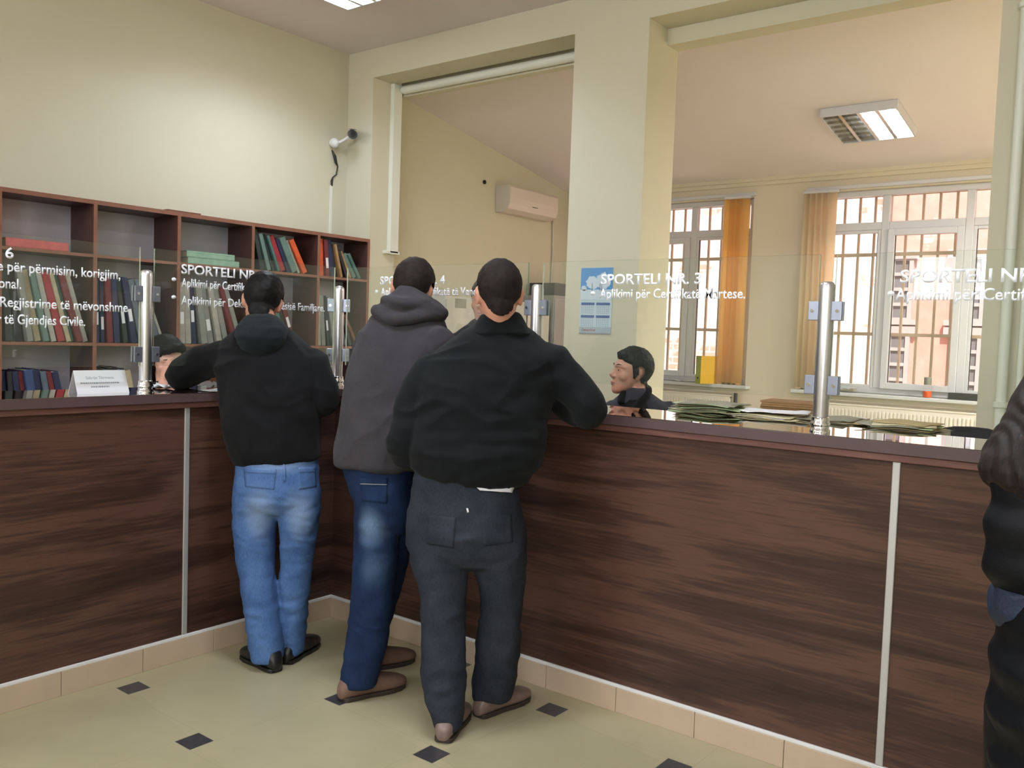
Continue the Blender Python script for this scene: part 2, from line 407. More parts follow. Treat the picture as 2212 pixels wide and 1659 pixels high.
# pvc windows
def window(name, x0, x1, lab):
    r = empty(name, (x0, YW + 0.09, 1.0)); struct(r); w = x1 - x0; H = 1.97
    m = MB(); y0, y1 = -0.035, 0.035
    mx = [0, w / 3 , 2 * w / 3, w]
    m.box(0, 0.055, y0, y1, 0, H); m.box(w - 0.055, w, y0, y1, 0, H); m.box(0.055, w - .055, y0, y1, 0, 0.055); m.box(0.055, w - .055, y0, y1, H - 0.055, H)
    for q in mx[1:3]:
        m.box(q - 0.035, q + 0.035, y0, y1, 0.055, H - .055)
    for i in range(3):
        a = mx[i] + (0.055 if i == 0 else 0.035); b = mx[i + 1] - (0.055 if i == 2 else 0.035)
        m.box(a, b, y0, y1, 1.585, 1.66)
    m.build('window_frame', 'pvc', r, bevel=0.006)
    for i in range(3):
        a = mx[i] + (0.055 if i == 0 else 0.035); b = mx[i + 1] - (0.055 if i == 2 else 0.035)
        f = 0.06 if i == 1 else 0.03
        m = MB(); yy0, yy1 = (-0.055, 0.02) if i == 1 else (-0.03, 0.02)
        m.box(a, a + f, yy0, yy1, .055, 1.585); m.box(b - f, b, yy0, yy1, .055, 1.585); m.box(a + f, b - f, yy0, yy1, .055, .055 + f); m.box(a + f, b - f, yy0, yy1, 1.585 - f, 1.585)
        s_ = m.build('window_sash', 'pvc', r, bevel=0.004)
        m = MB(); m.box(a + f, b - f, -0.004, 0.004, .055 + f, 1.585 - f); m.build('window_pane', 'winglass', s_)
        m = MB(); m.box(a, b, -0.004, 0.004, 1.66, H - .055); m.build('window_pane', 'winglass', r)
        # rubber gasket line
        m = MB()
        for (p, q, s0, s1) in ((a + f, a + f + .006, .055 + f, 1.585 - f), (b - f - .006, b - f, .055 + f, 1.585 - f)): m.box(p, q, -0.02, -0.006, s0, s1)
        m.build('gasket', 'black', s_)
    return r
w1 = window('window_1', -2.49, -0.385, '')
w2 = window('window_2', 0.19, 2.40, '')
# iron grilles outside the windows
for k, (a, b) in enumerate(((-2.49, -0.385), (0.19, 2.40))):
    g = empty('window_grille', (a, YW + 0.235, 1.0))
    tag(g, ('beige iron grille outside the big window above the orange liquid jar', 'beige iron grille outside the window with the orange blind and the binder')[1 - k], 'grille')
    n = int(round((b - a) / 0.147)); H = 1.97
    for i in range(n + 1):
        x = (b - a) * i / n; m = MB(); m.box(x - 0.011, x + 0.011, -0.011, 0.011, 0, H); m.build('vertical_bar', 'grille', g)
    for z in (0.02, 0.58, 1.36, 1.94):
        m = MB(); m.box(0, b - a, -0.030, -0.0111, z - 0.016, z + 0.016); m.build('cross_bar', 'grille', g)
g = None
# courtyard: facades seen through the windows
f = empty('facade_building', (-4.0, 9.2, 0))
tag(f, 'crumbling plaster and brick building outside the window behind the column', 'building')
m = MB(); m.box(-9, -0.02, 9.2, 9.6, -0.2, 7.5); m.build('wall', 'facade_brick', f, world=True)
m = MB(); m.box(-9, 0.04, 9.1, 9.2, 3.75, 3.9); m.build('string_course', 'facade_brick', f, world=True)
f = empty('courtyard_building', (3.0, 11.2, 0))
tag(f, 'salmon pink building across the courtyard with dark barred windows', 'building')
m = MB(); m.box(-1.5, 12, 11.2, 11.6, -0.2, 9.0); m.build('wall', 'facade_pink', f, world=True)
MT['oldframe'] = plain('old grey window frame', (176, 168, 166), 0.8, var=.06)
def old_window(x0, x1, z0, z1):
    m = MB(); m.box(x0, x1, 11.16, 11.2, z0, z1); wn = m.build('window', 'winpane', f, world=True)
    m = MB()
    m.box(x0 - .12, x1 + .12, 11.10, 11.2, z1, z1 + .12); m.box(x0 - .12, x1 + .12, 11.08, 11.2, z0 - .08, z0)
    for x in (x0, x1, (x0 + x1) / 2): m.box(x - .03, x + .03, 11.12, 11.2, z0, z1)
    for z in (z0 + (z1 - z0) * k / 4 for k in range(5)): m.box(x0, x1, 11.125, 11.19, z - .025, z + .025)
    m.build('frame', 'oldframe', wn, world=True)
for x0, x1 in ((-0.61, -0.08), (0.53, 1.25), (2.75, 3.7)):
    old_window(x0, x1, 0.75, 1.66); old_window(x0, x1, 1.88, 2.78)
m = MB(); m.box(-9.5, 12, 6.4, 12, -0.3, -0.2); struct(m.build('ground_courtyard', 'facade_brick'))

# ------------------------------------------------------------------ counters
TOPZ = 1.16
def counter(name, lab, side):
    r = empty(name, (0, 0, 0)); tag(r, lab, 'counter')
    right = side == 'x'
    wood = 'wood_x' if right else 'wood_y'; edge = 'wood_edge_x' if right else 'wood_edge_y'
    seams = [2.6635] if right else [-0.822]
    lo, hi = (0.0, 4.6) if right else (-4.2, 0.0)
    def bx(mm, a0, a1, d0, d1, z0, z1):
        """a along the counter, d depth behind the front face"""
        if right: mm.box(a0, a1, d0, d1, z0, z1)
        else: mm.box(-d1, -d0, a0, a1, z0, z1)
    cuts = [lo] + seams + ([4.0] if right else [-2.4]); cuts = sorted(set(cuts + [hi]))
    for a, b in zip(cuts, cuts[1:]):
        m = MB(); bx(m, a + (0.012 if a != lo else 0.0), b - (0.012 if b != hi else 0.0), 0.0, 0.02, 0.11, 1.095); m.build('front_panel', wood, r)
    for a in cuts[1:-1]:
        m = MB(); bx(m, a - 0.012, a + 0.012, -0.006, 0.018, 0.11, 1.095); m.build('metal_strip', 'alu', r, bevel=0.003)
    m = MB(); bx(m, lo, hi, -0.009, 0.02, 0.097, 0.11); m.build('plinth_rail', 'rail', r, bevel=0.002)
    m = MB()
    if right: m.box(-0.33, hi, 0.022, 0.34, 0.0, 1.115)
    else: m.box(-0.34, -0.022, lo, 0.0, 0.0, 1.115)
    m.build('cabinet_body', 'shelf_wood', r)
    m = MB(); bx(m, lo, hi, -0.016, 0.02, 1.095, 1.1201); m.build('edge_moulding', edge, r, bevel=0.004)
    m = MB()
    if right: m.box(-0.36, hi, -0.03, 0.36, 1.12, 1.16)
    else: m.box(-0.36, 0.03, lo, -0.0302, 1.12, 1.16)
    t = m.build('countertop', 'top', r, bevel=0.003)
    m = MB(); bx(m, lo + (0.034 if right else 0), hi - (0 if right else 0.034), -0.034, -0.0305, 1.122, 1.157); m.build('edge_band', 'topedge', t)
    return r
counter('service_counter', 'long dark walnut service counter in front of the window office', 'x')
counter('service_counter', 'dark walnut service counter in front of the bookshelf', 'y')
m = MB(); 
for k in range(14): m.box(0.0102 + k * 0.335, 0.0102 + k * 0.335 + 0.333, -0.010, 0.019, 0.0, 0.097)
struct(m.build('baseboard_right', 'tilebase', bevel=0.0015))
m = MB()
for k in range(12): m.box(-0.019, 0.010, -0.0102 - k * 0.335 - 0.333 , (-0.0102 - k * 0.335) if k else 0.0, 0.0, 0.097)
struct(m.build('baseboard_left', 'tilebase', bevel=0.0015))

# ------------------------------------------------------------------ glass posts and panes
def post(x, y, rz, lab):
    r = empty('glass_post', (x, y, TOPZ), rz); tag(r, lab, 'post', 'steel posts on the counter')
    m = MB(); m.lathe((0, 0, 0), [(0.0235, 0.02), (0.0255, 0.03), (0.0255, 0.485), (0.024, 0.499), (0.019, 0.506), (0.010, 0.509)], 28); m.build('tube', 'steel', r, smooth=True)
    m = MB(); m.lathe((0, 0, 0), [(0.034, 0), (0.034, 0.008), (0.030, 0.012), (0.030, 0.022), (0.033, 0.024), (0.033, 0.032), (0.030, 0.036), (0.030, 0.05), (0.026, 0.053)], 28); m.build('base_collar', 'chrome', r, smooth=True)
    for z in (0.16, 0.41):
        for s in (-1, 1):
            m = MB(); m.box(min(s * .022, s * .056), max(s * .022, s * .056), -0.016, -0.0045, z - 0.032, z + 0.032); m.box(min(s * .022, s * .056), max(s * .022, s * .056), 0.0045, 0.016, z - 0.032, z + 0.032)
            c = m.build('clamp', 'clamp', r, bevel=0.002)
            m = MB(); m.cyl((s * .042, -0.019, z), (s * .042, -0.0155, z), 0.006, 12); m.build('screw', 'chrome', c, smooth=True)
    return r
GY = 0.06
post(-0.06, 0.06, math.radians(45), 'steel glass post in the corner where the two counters meet')
post(1.185, GY, 0, 'steel glass post close to the tall grey steel cabinet')
post(2.395, GY, 0, 'steel glass post between the number 3 pane and the office papers')
post(3.60, GY, 0, 'steel glass post beside the long-haired woman')
post(-0.06, -0.98, math.pi / 2, 'steel glass post next to the white name card')
post(-0.06, -2.05, math.pi / 2, 'steel glass post at the far end of the number 6 pane')
def pane(a0, a1, axis, lab, lines):
    """axis x: pane of the long counter; y: pane of the side counter"""
    r = empty('counter_screen', ((a0, GY, 1.272) if axis == 'x' else (-0.06, a0, 1.272)), 0 if axis == 'x' else math.pi / 2)
    tag(r, lab, 'glass screen', 'glass screens on the counter')
    w = a1 - a0; h = 0.488
    m = MB(); m.box(0, w, -0.004, 0.004, 0, h)
    m.bm.normal_update()
    for f_ in m.bm.faces:
        if abs(f_.normal.y) < 0.5: f_.material_index = 1
    m.build('glass_sheet', ['glass', 'glassedge'], r)
    for (txt, a, wd_, z, cap, bold) in lines:
        m = text_mesh(txt, wd_, cap, bold)
        for v in m.bm.verts: v.co = Vector((v.co.x + (a - a0), -0.0042 - v.co.z, v.co.y + z - 1.272))
        m.build('lettering', 'lettering', r)
    return r
B1, B2 = 0.024, 0.018
def dot(s): return s
pane(0.0, 1.135, 'x', 'glass screen lettered number 4 behind the man in the grey hooded jacket',
     [('SPORTELI NR. 4', 0.238, 0.424, 1.674, 0.040, B1), ('•', 0.205, 0.020, 1.622, 0.040, B1), ('Aplikimi për Certifikatë të Vendbanimit.', 0.245, 0.76, 1.622, 0.038, B2)])
pane(1.212, 2.368, 'x', 'glass screen lettered number 3 in front of the seated clerk',
     [('SPORTELI NR. 3', 1.499, 0.433, 1.665, 0.042, B1), ('•', 1.452, 0.022, 1.612, 0.040, B1), ('Aplikimi për Certifikatë Martese.', 1.495, 0.612, 1.611, 0.038, B2)])
pane(2.422, 3.575, 'x', 'glass screen lettered number 2 in front of the large window',
     [('SPORTELI NR. 2', 2.626, 0.433, 1.663, 0.042, B1), ('•', 2.590, 0.022, 1.610, 0.040, B1), ('Aplikimi për Certifikatë Lindjeje.', 2.614, 0.63, 1.608, 0.038, B2)])
pane(-0.945, 0.028, 'y', 'glass screen lettered number 5 in front of the bookshelf',
     [('SPORTELI NR. 5', -0.823, 0.438, 1.666, 0.042, B1), ('•', -0.868, 0.022, 1.620, 0.040, B1), ('Aplikimi për Certifikatë Lindjete.', -0.822, 0.505, 1.610, 0.038, B2),
      ('•', -0.868, 0.022, 1.545, 0.040, B1), ('Aplikimi për Deklaratë Bashkësisë Familjare.', -0.822, 0.786, 1.535, 0.038, B2)])
pane(-2.02, -1.008, 'y', 'glass screen lettered number 6 above the white name card',
     [('SPORTELI NR. 6', -1.925, 0.425, 1.670, 0.040, B1), ('Aplikime për përmisim, korigjim,', -1.70, 0.607, 1.622, 0.038, B2),
      ('personal.', -1.625, 0.152, 1.560, 0.038, B2), ('Aplikime për Regjistrime të mëvonshme', -1.80, 0.740, 1.492, 0.038, B2), ('r të Gjendjes Civile.', -1.556, 0.322, 1.430, 0.038, B2)])
# ------------------------------------------------------------------ bookshelf and registers
SX = -2.362; SB = -2.685
DIV = [-1.20, -0.611, -0.025, 0.577, 1.198, 1.836, 2.385]
LEV = [0.12, 0.72, 1.305, 1.885, 2.222]
sh = empty('bookshelf', (SB, 0.6, 0)); tag(sh, 'tall cherry brown open bookshelf of registers along the hall wall', 'bookshelf')
m = MB(); m.box(SB, SB + 0.012, DIV[0], DIV[-1], 0.0, 2.23); m.build('back_panel', 'backpanel', sh, world=True)
def edged(name, x0, x1, y0, y1, z0, z1):
    m = MB(); m.box(x0, x1 - 0.004, y0, y1, z0, z1); p_ = m.build(name, 'shelf_wood', sh, world=True)
    m = MB(); m.box(x1 - 0.004, x1, y0, y1, z0, z1); m.build('edge_band', 'shelf_edge', p_, world=True)
for k, y in enumerate(DIV): edged('divider' if 0 < k < len(DIV) - 1 else 'side_panel', SB + 0.012, SX, y - 0.0125, y + 0.0125, 0.0, 2.21)
edged('top_board', SB, SX, DIV[0] - .0125, DIV[-1] + .0125, 2.21, 2.238)
for z in LEV[:-1]:
    for a, b in zip(DIV, DIV[1:]): edged('shelf_board', SB + 0.012, SX - 0.002, a + 0.0126, b - 0.0126, z - 0.02, z)
def bookmat():
    out = {}
    for n, c in dict(red=(150, 44, 52), darkred=(104, 36, 42), navy=(34, 42, 74), blue=(52, 72, 112), green=(98, 124, 116), teal=(70, 110, 104), darkgreen=(36, 50, 48), grey=(136, 138, 132),
                     lightgrey=(164, 162, 152), beige=(178, 166, 138), black=(34, 34, 38), orange=(208, 88, 44), pink=(196, 96, 96), mint=(140, 176, 152), tan=(160, 126, 84), slate=(84, 96, 110), brown=(110, 70, 52)).items():
        out[n] = plain('register cover ' + n, c, 0.62, var=0.18, vscale=22)
    return out
BM = bookmat(); MT['pages'] = plain('paper block', (206, 196, 170), 0.85, var=0.08, vscale=80)
NAMES = dict(red='red', darkred='dark red', navy='navy blue', blue='blue', green='grey-green', teal='teal', darkgreen='dark green', grey='grey', lightgrey='light grey', beige='beige', black='black', orange='orange', pink='pinkish red', mint='mint green', tan='tan', slate='slate blue', brown='brown')
ORD = ['first', 'second', 'third', 'fourth', 'fifth', 'sixth', 'seventh', 'eighth', 'ninth', 'tenth', 'eleventh', 'twelfth', 'thirteenth', 'fourteenth']
def book(t, h, d, colr, loc, ang, label, group, lab=False, lying=False, flip=False):
    """register: t thick, h high, d deep, spine towards the room; leans by ang"""
    r = empty('register_book', loc); tag(r, label, 'book', group)
    R = Matrix.Rotation(ang, 3, 'X') if not lying else (Matrix.Rotation(math.pi / 2, 3, 'X'))
    c = 0.0035
    m = MB(); m.box(-d, 0, 0, c, 0, h); m.box(-d, 0, t - c, t, 0, h); m.box(-c, 0, c, t - c, 0, h)
    for v in m.bm.verts: v.co = R @ v.co
    m.build('cover', BM[colr], r, bevel=0.0012, seg=1)
    m = MB(); m.box(-d + 0.006, -c, c, t - c, 0.006, h - 0.006)
    for v in m.bm.verts: v.co = R @ v.co
    m.build('page_block', 'pages', r)
    if lab:
        m = MB(); w_ = t * 0.62; z0 = h * random.uniform(0.2, 0.42)
        m.box(0.0002, 0.001, (t - w_) / 2, (t + w_) / 2, z0, z0 + 0.085)
        for v in m.bm.verts: v.co = R @ v.co
        m.build('spine_label', 'paper', r)
    return r
def row(y0, y1, z, spec, where, group, depth=0.24, start=0.004, xoff=0.0):
    """spec: list of (thickness, height, lean degrees, colour, label?)"""
    prev = None; b = y0
    for k, s in enumerate(spec):
        t, h, a, cname = s[:4]; a = math.radians(a)
        if prev is None: b = y0 + start + h * math.sin(a)
        else:
            pb, pt, pa = prev
            b = pb + pt / math.cos(pa) + max(0, h * (math.sin(a) - math.cos(a) * math.tan(pa))) + 0.0012
        if b + t > y1 - 0.004: break
        x = SX - random.uniform(0.02, 0.055) + xoff
        # leaning to -y: rotate about x so that the top goes to -y; lift so that the low corner rests on the shelf
        book(t, h, depth, cname, (x, b, z + 0.0005 + t * 0.0), a, '%s register, %s from the near end, %s' % (NAMES[cname], ORD[k], where), group, lab=(len(s) > 4 and s[4]))
        prev = (b, t, a)
BAY = {1: 'behind number 6 lettering', 2: 'in bay behind name card', 3: 'in middle bay', 4: 'beside the corner bay', 5: 'in the corner bay'}
def fill(bay, lev, spec, **kw):
    ln = {3: 'top shelf', 2: 'tall shelf', 1: 'low shelf'}[lev]
    row(DIV[bay] + 0.0125, DIV[bay + 1] - 0.0125, LEV[lev], spec, ln + ' ' + BAY[bay], 'registers on the ' + ln + ' ' + BAY[bay], **kw)
fill(4, 3, [(.04, .31, 14, 'darkgreen'), (.035, .29, 18, 'green'), (.03, .29, 22, 'darkgreen'), (.022, .29, 23, 'teal'), (.05, .29, 25, 'red'), (.03, .28, 26, 'navy'), (.055, .29, 27, 'green'), (.025, .28, 28, 'lightgrey'), (.045, .29, 30, 'orange')])
fill(5, 3, [(.05, .305, 3, 'orange'), (.04, .30, 6, 'darkred', 1), (.045, .30, 9, 'navy'), (.02, .28, 12, 'black'), (.025, .28, 16, 'tan'), (.03, .24, 24, 'black'), (.025, .24, 28, 'tan'), (.04, .23, 32, 'green'), (.03, .24, 33, 'teal')])
fill(1, 2, [(.045, .44, 4, 'darkgreen'), (.04, .45, 7, 'black'), (.035, .45, 9, 'grey'), (.04, .45, 11, 'beige'), (.035, .45, 12, 'green'), (.03, .44, 13, 'lightgrey'), (.045, .45, 14, 'red'), (.03, .45, 15, 'beige'), (.025, .44, 15, 'teal'), (.04, .45, 16, 'darkred'), (.035, .46, 16, 'lightgrey'), (.045, .46, 16, 'slate')])
fill(2, 2, [(.03, .42, 1, 'navy', 1), (.028, .41, 2, 'navy', 1), (.04, .44, 3, 'darkred'), (.042, .45, 4, 'navy'), (.035, .45, 8, 'darkgreen', 1), (.04, .45, 10, 'navy', 1), (.045, .44, 12, 'slate'), (.05, .46, 20, 'slate', 1), (.02, .46, 21, 'lightgrey')])
fill(3, 2, [(.045, .44, 2, 'lightgrey', 1), (.045, .44, 3, 'lightgrey'), (.04, .44, 4, 'navy', 1), (.05, .44, 8, 'grey'), (.05, .43, 10, 'grey', 1), (.045, .43, 12, 'lightgrey'), (.045, .43, 14, 'grey'), (.035, .44, 17, 'darkred'), (.04, .44, 19, 'grey'), (.03, .44, 20, 'lightgrey')])
fill(4, 2, [(.04, .44, 10, 'darkgreen'), (.05, .42, 12, 'black'), (.04, .42, 14, 'darkgreen', 1), (.03, .42, 15, 'lightgrey'), (.04, .42, 16, 'teal'), (.035, .43, 18, 'black'), (.04, .45, 20, 'darkred', 1)])
fill(5, 2, [(.04, .42, 2, 'lightgrey'), (.04, .42, 5, 'grey'), (.03, .42, 8, 'darkgreen', 1), (.04, .41, 11, 'grey'), (.03, .40, 14, 'lightgrey'), (.035, .40, 17, 'slate'), (.03, .38, 21, 'darkgreen'), (.03, .30, 30, 'brown'), (.03, .28, 32, 'navy')])
fill(1, 1, [(.035, .40, 3, 'navy'), (.03, .40, 4, 'black'), (.035, .40, 6, 'navy'), (.03, .40, 8, 'darkred'), (.05, .41, 9, 'blue'), (.045, .41, 9, 'navy'), (.035, .40, 10, 'slate'), (.03, .40, 11, 'darkred'), (.04, .40, 12, 'navy'), (.04, .50, 27, 'darkred')])
fill(2, 1, [(.05, .42, 4, 'black'), (.05, .41, 6, 'darkgreen'), (.05, .42, 8, 'black'), (.05, .41, 10, 'darkgreen'), (.05, .40, 12, 'beige')])
fill(3, 1, [(.05, .42, 4, 'darkgreen'), (.05, .41, 6, 'black'), (.05, .40, 8, 'slate')])
def lying_book(y0, z, ln, t, colr, label):
    # spine towards the room, lying flat
    r = empty('register_book', (SX - 0.02, y0, z)); tag(r, label, 'book')
    m = MB(); m.box(-.27, 0, 0, ln, 0, .004); m.box(-.27, 0, 0, ln, t - .004, t); m.box(-.004, 0, 0, ln, .004, t - .004); m.build('cover', BM[colr], r, bevel=.0015, seg=1)
    m = MB(); m.box(-.262, -.004, .006, ln - .006, .004, t - .004); m.build('page_block', 'pages', r)
lying_book(-0.57, LEV[3] + .001, .38, .055, 'pink', 'pinkish red register lying flat alone on the top shelf')
lying_book(0.66, LEV[3] + .001, .43, .045, 'mint', 'mint green register lying at the bottom of the flat pair')
lying_book(0.65, LEV[3] + .0475, .40, .045, 'mint', 'mint green register lying on top of the flat pair')
m = MB(); m.box(-.34, -.02, 0, .26, 0, .012); o = m.build('folder', BM['brown'], bevel=.002); o.location = (SX, 0.50, 2.2385); tag(o, 'thin brown folder lying on top of the bookshelf', 'folder')

# ------------------------------------------------------------------ things on the counters
def tent_card(loc, rz, wdt, hgt, lab, lines):
    r = empty('name_card', loc, rz); tag(r, lab, 'name card')
    d = hgt * 0.42; t = 0.0012
    m = MB()
    # local x along the card, front panel faces -y
    m.prism([(0, -d, 0), (0, -d + t * 2, 0), (0, 0, hgt - t * 2), (0, d - t * 2, 0), (0, d, 0), (0, 0, hgt)], (wdt, 0, 0)); m.build('folded_card', 'paper', r)
    ang = math.atan2(hgt, d)
    Rm = mat3(Vector((1, 0, 0)), Vector((0, math.cos(ang), math.sin(ang))), Vector((0, -math.sin(ang), math.cos(ang))))
    for (txt, x, w_, up, cap) in lines:
        if txt:
            mb = text_mesh(txt, w_, cap, 0.0, 0.0002)
        else:
            mb = MB(); q = 0.0
            while q < w_:
                s_ = random.uniform(.003, .009); mb.box(q, min(w_, q + s_), 0, cap, 0, .0002); q += s_ + .002
        for v in mb.bm.verts: v.co = Rm @ (v.co + Vector((x, up, 0.0003))) + Vector((0, -d, 0))
        mb.build('print', MT['greyprint'], r)
MT['greyprint'] = plain('grey print', (150, 154, 164), 0.7)
MT['redprint'] = plain('red print', (190, 60, 66), 0.7)
MT['blueprint'] = plain('blue print', (76, 104, 160), 0.7)
tent_card((-0.13, -1.245, TOPZ), math.pi / 2, 0.215, 0.092, 'white folded name card beside the steel post on the side counter',
          [('Sabrije Tërmena', 0.045, 0.115, 0.062, 0.012), ('', 0.02, 0.16, 0.042, 0.006), ('', 0.06, 0.075, 0.026, 0.006)])
tent_card((-0.30, 0.02, TOPZ), math.radians(40), 0.16, 0.10, 'white folded card behind the corner post', [])
def sheet(name, loc, rz, a, b, lab, mat='paper', curl=0.004, seed=0):
    m = MB(); n = 8; V = []
    for i in range(n + 1):
        V.append([m.bm.verts.new((a * (i / n - .5), b * (j / n - .5), 0.0012 + curl * (noise.noise(Vector((i * .5 + seed, j * .5, seed))) + .75) * ((i / n - .5) ** 2 + (j / n - .5) ** 2) * 2)) for j in range(n + 1)])
    for i in range(n):
        for j in range(n): m.bm.faces.new((V[i][j], V[i + 1][j], V[i + 1][j + 1], V[i][j + 1]))
    o = m.build(name, mat, smooth=True, fix=False); md = o.modifiers.new('thick', 'SOLIDIFY'); md.thickness = 0.0006
    o.location = loc; o.rotation_euler = (0, 0, rz); tag(o, lab, 'paper'); return o
sheet('paper_sheet', (-0.035, -0.615, TOPZ + .0005), .55, .15, .21, 'white paper sheet under the arm of the man in light jeans')
sheet('paper_sheet', (-0.24, -0.80, TOPZ + .0005), .5, .11, .10, 'curled white paper in front of the woman clerk', curl=.03, seed=7)
# low document cupboard behind the long counter carrying the paper piles
m = MB(); m.box(1.60, 2.665, 0.385, 0.74, 0, 1.150); o = m.build('document_cupboard', 'cupboard', bevel=.004); tag(o, 'white low document cupboard standing behind the long counter', 'cupboard')
PM = {n: plain('loose paper ' + n, c, 0.85, var=0.12, vscale=30) for n, c in dict(green=(176, 192, 150), cream=(206, 196, 160), buff=(180, 162, 118), grey=(150, 146, 128), white=(222, 224, 230), brown=(146, 112, 74)).items()}
def pile(name, cx, cy, n, a, b, mats, lab, seed, droop=0.03, z0=1.1505, th=.004):
    rnd = random.Random(seed); r = empty(name, (cx, cy, z0)); tag(r, lab, 'paper pile'); z = 0
    for k in range(n):
        m = MB(); N = 8; V = []; rot = rnd.uniform(-.22, .22); ox, oy = rnd.uniform(-.035, .035), rnd.uniform(-.025, .025); s = rnd.uniform(.82, 1.0)
        for i in range(N + 1):
            rw = []
            for j in range(N + 1):
                u, v = (i / N - .5) * a * s, (j / N - .5) * b * s
                x, y = u * math.cos(rot) - v * math.sin(rot) + ox, u * math.sin(rot) + v * math.cos(rot) + oy
                com = droop * .32 * (noise.noise(Vector((x * 8, y * 8, seed))) + .45) * (1 - .3 * k / n) - (abs(x) / a + abs(y) / b) * .004
                rw.append(m.bm.verts.new((x, y, max(0.0004 + k * .0005, z + com))))
            V.append(rw)
        for i in range(N):
            for j in range(N): m.bm.faces.new((V[i][j], V[i + 1][j], V[i + 1][j + 1], V[i][j + 1]))
        o = m.build('folder_sheet', PM[mats[k % len(mats)]], r, smooth=True, fix=False); md = o.modifiers.new('thick', 'SOLIDIFY'); md.thickness = th * .55; md.offset = 1
        z += th * rnd.uniform(.7, 1.3)
pile('paper_pile', 1.775, 0.53, 13, .25, .24, ['cream', 'green', 'grey', 'cream', 'green'], 'tall curling pile of greenish papers beside the seated clerk', 5, .06, th=.0034)
pile('paper_pile', 2.06, 0.53, 5, .27, .22, ['cream', 'buff', 'cream', 'white'], 'flat cream papers under the white sheet behind the long counter', 8, .03)
pile('paper_pile', 2.31, 0.53, 6, .21, .22, ['buff', 'cream', 'grey'], 'rumpled buff papers behind the steel post of the long counter', 11, .05, th=.0036)
pile('paper_pile', 2.555, 0.52, 8, .22, .23, ['grey', 'cream', 'buff', 'cream', 'green'], 'rumpled cream and grey papers nearest the black chair', 14, .06, th=.0036)
sheet('paper_sheet', (2.06, 0.52, 1.1765), .25, .26, .19, 'white sheet lying on the cream papers behind the long counter', curl=.01, seed=5)
m = MB(); 
for k in range(7): m.box(-.12 + .003 * (k % 3), .12 - .004 * (k % 2), -.09 + .002 * (k % 4), .09, k * .0085, k * .0085 + .008)
o = m.build('cardboard_bundle', PM['brown'], bevel=.001, seg=1); o.location = (2.03, 0.80, 1.151); o.rotation_euler = (0, 0, .1); tag(o, 'brown cardboard bundle behind the white sheet', 'bundle')
m = MB(); m.box(1.85, 2.30, 0.742, 0.98, 0, 1.150); o = m.build('document_cupboard', 'cupboard', bevel=.004); tag(o, 'white cupboard under the brown cardboard bundle', 'cupboard')

# ------------------------------------------------------------------ office furniture
def cabinet(name, x0, x1, y0, y1, z1, mat, doors, lab):
    r = empty(name, ((x0 + x1) / 2, (y0 + y1) / 2, 0)); tag(r, lab, 'cabinet')
    m = MB(); m.box(x0, x1, y0, y1, 0, z1); m.build('carcass', mat, r, world=True, bevel=.004)
    n = doors; w = (y1 - y0) / n
    for k in range(n):
        m = MB(); m.box(x1 + .0005, x1 + .018, y0 + k * w + .004, y0 + (k + 1) * w - .004, .06, z1 - .03); d = m.build('door', mat, r, world=True, bevel=.003)
        m = MB(); yy = y0 + (k + 1) * w - .05; m.box(x1 + .018, x1 + .032, yy - .008, yy + .008, z1 * .5 - .06, z1 * .5 + .06); m.build('handle', 'chrome', d, world=True, bevel=.003)
    return r
cabinet('filing_cabinet', -2.69 + .003, -2.24, 5.02, 5.82, 1.90, 'greymetal', 1, 'tall grey steel filing cabinet in the office corner')
cabinet('cupboard', -2.69 + .003, -2.28, 3.30, 4.98, 1.80, 'cupboard', 4, 'long white cupboard along the cream office wall')
m = MB(); m.box(0, .002, 0, .16, 0, .09); o = m.build('paper_notice', PM['grey']); o.location = (-2.2615 , 3.42, 1.69); tag(o, 'grey notice stuck on the white cupboard door', 'notice')
for k, (y, h, c, lb) in enumerate(((5.08, .11, 'darkgrey', 'dark grey archive box on the steel cabinet, beside the cream wall'), (5.42, .12, 'cardboard', 'tan cardboard archive box on top of the steel cabinet'), (5.68, .12, 'darkgrey', 'dark archive box on the steel cabinet, deepest in the corner'))):
    r = empty('archive_box', (-2.62, y, 1.9005)); tag(r, lb, 'box')
    wd_ = .22 if k == 1 else (.30 if k == 0 else .13)
    m = MB(); m.box(0, .34, 0, wd_, 0, h); m.build('box_body', c, r, bevel=.003)
    m = MB(); m.box(-.003, .343, -.003, wd_ + .003, h + .0005, h + .03); m.build('lid', c, r, bevel=.002)
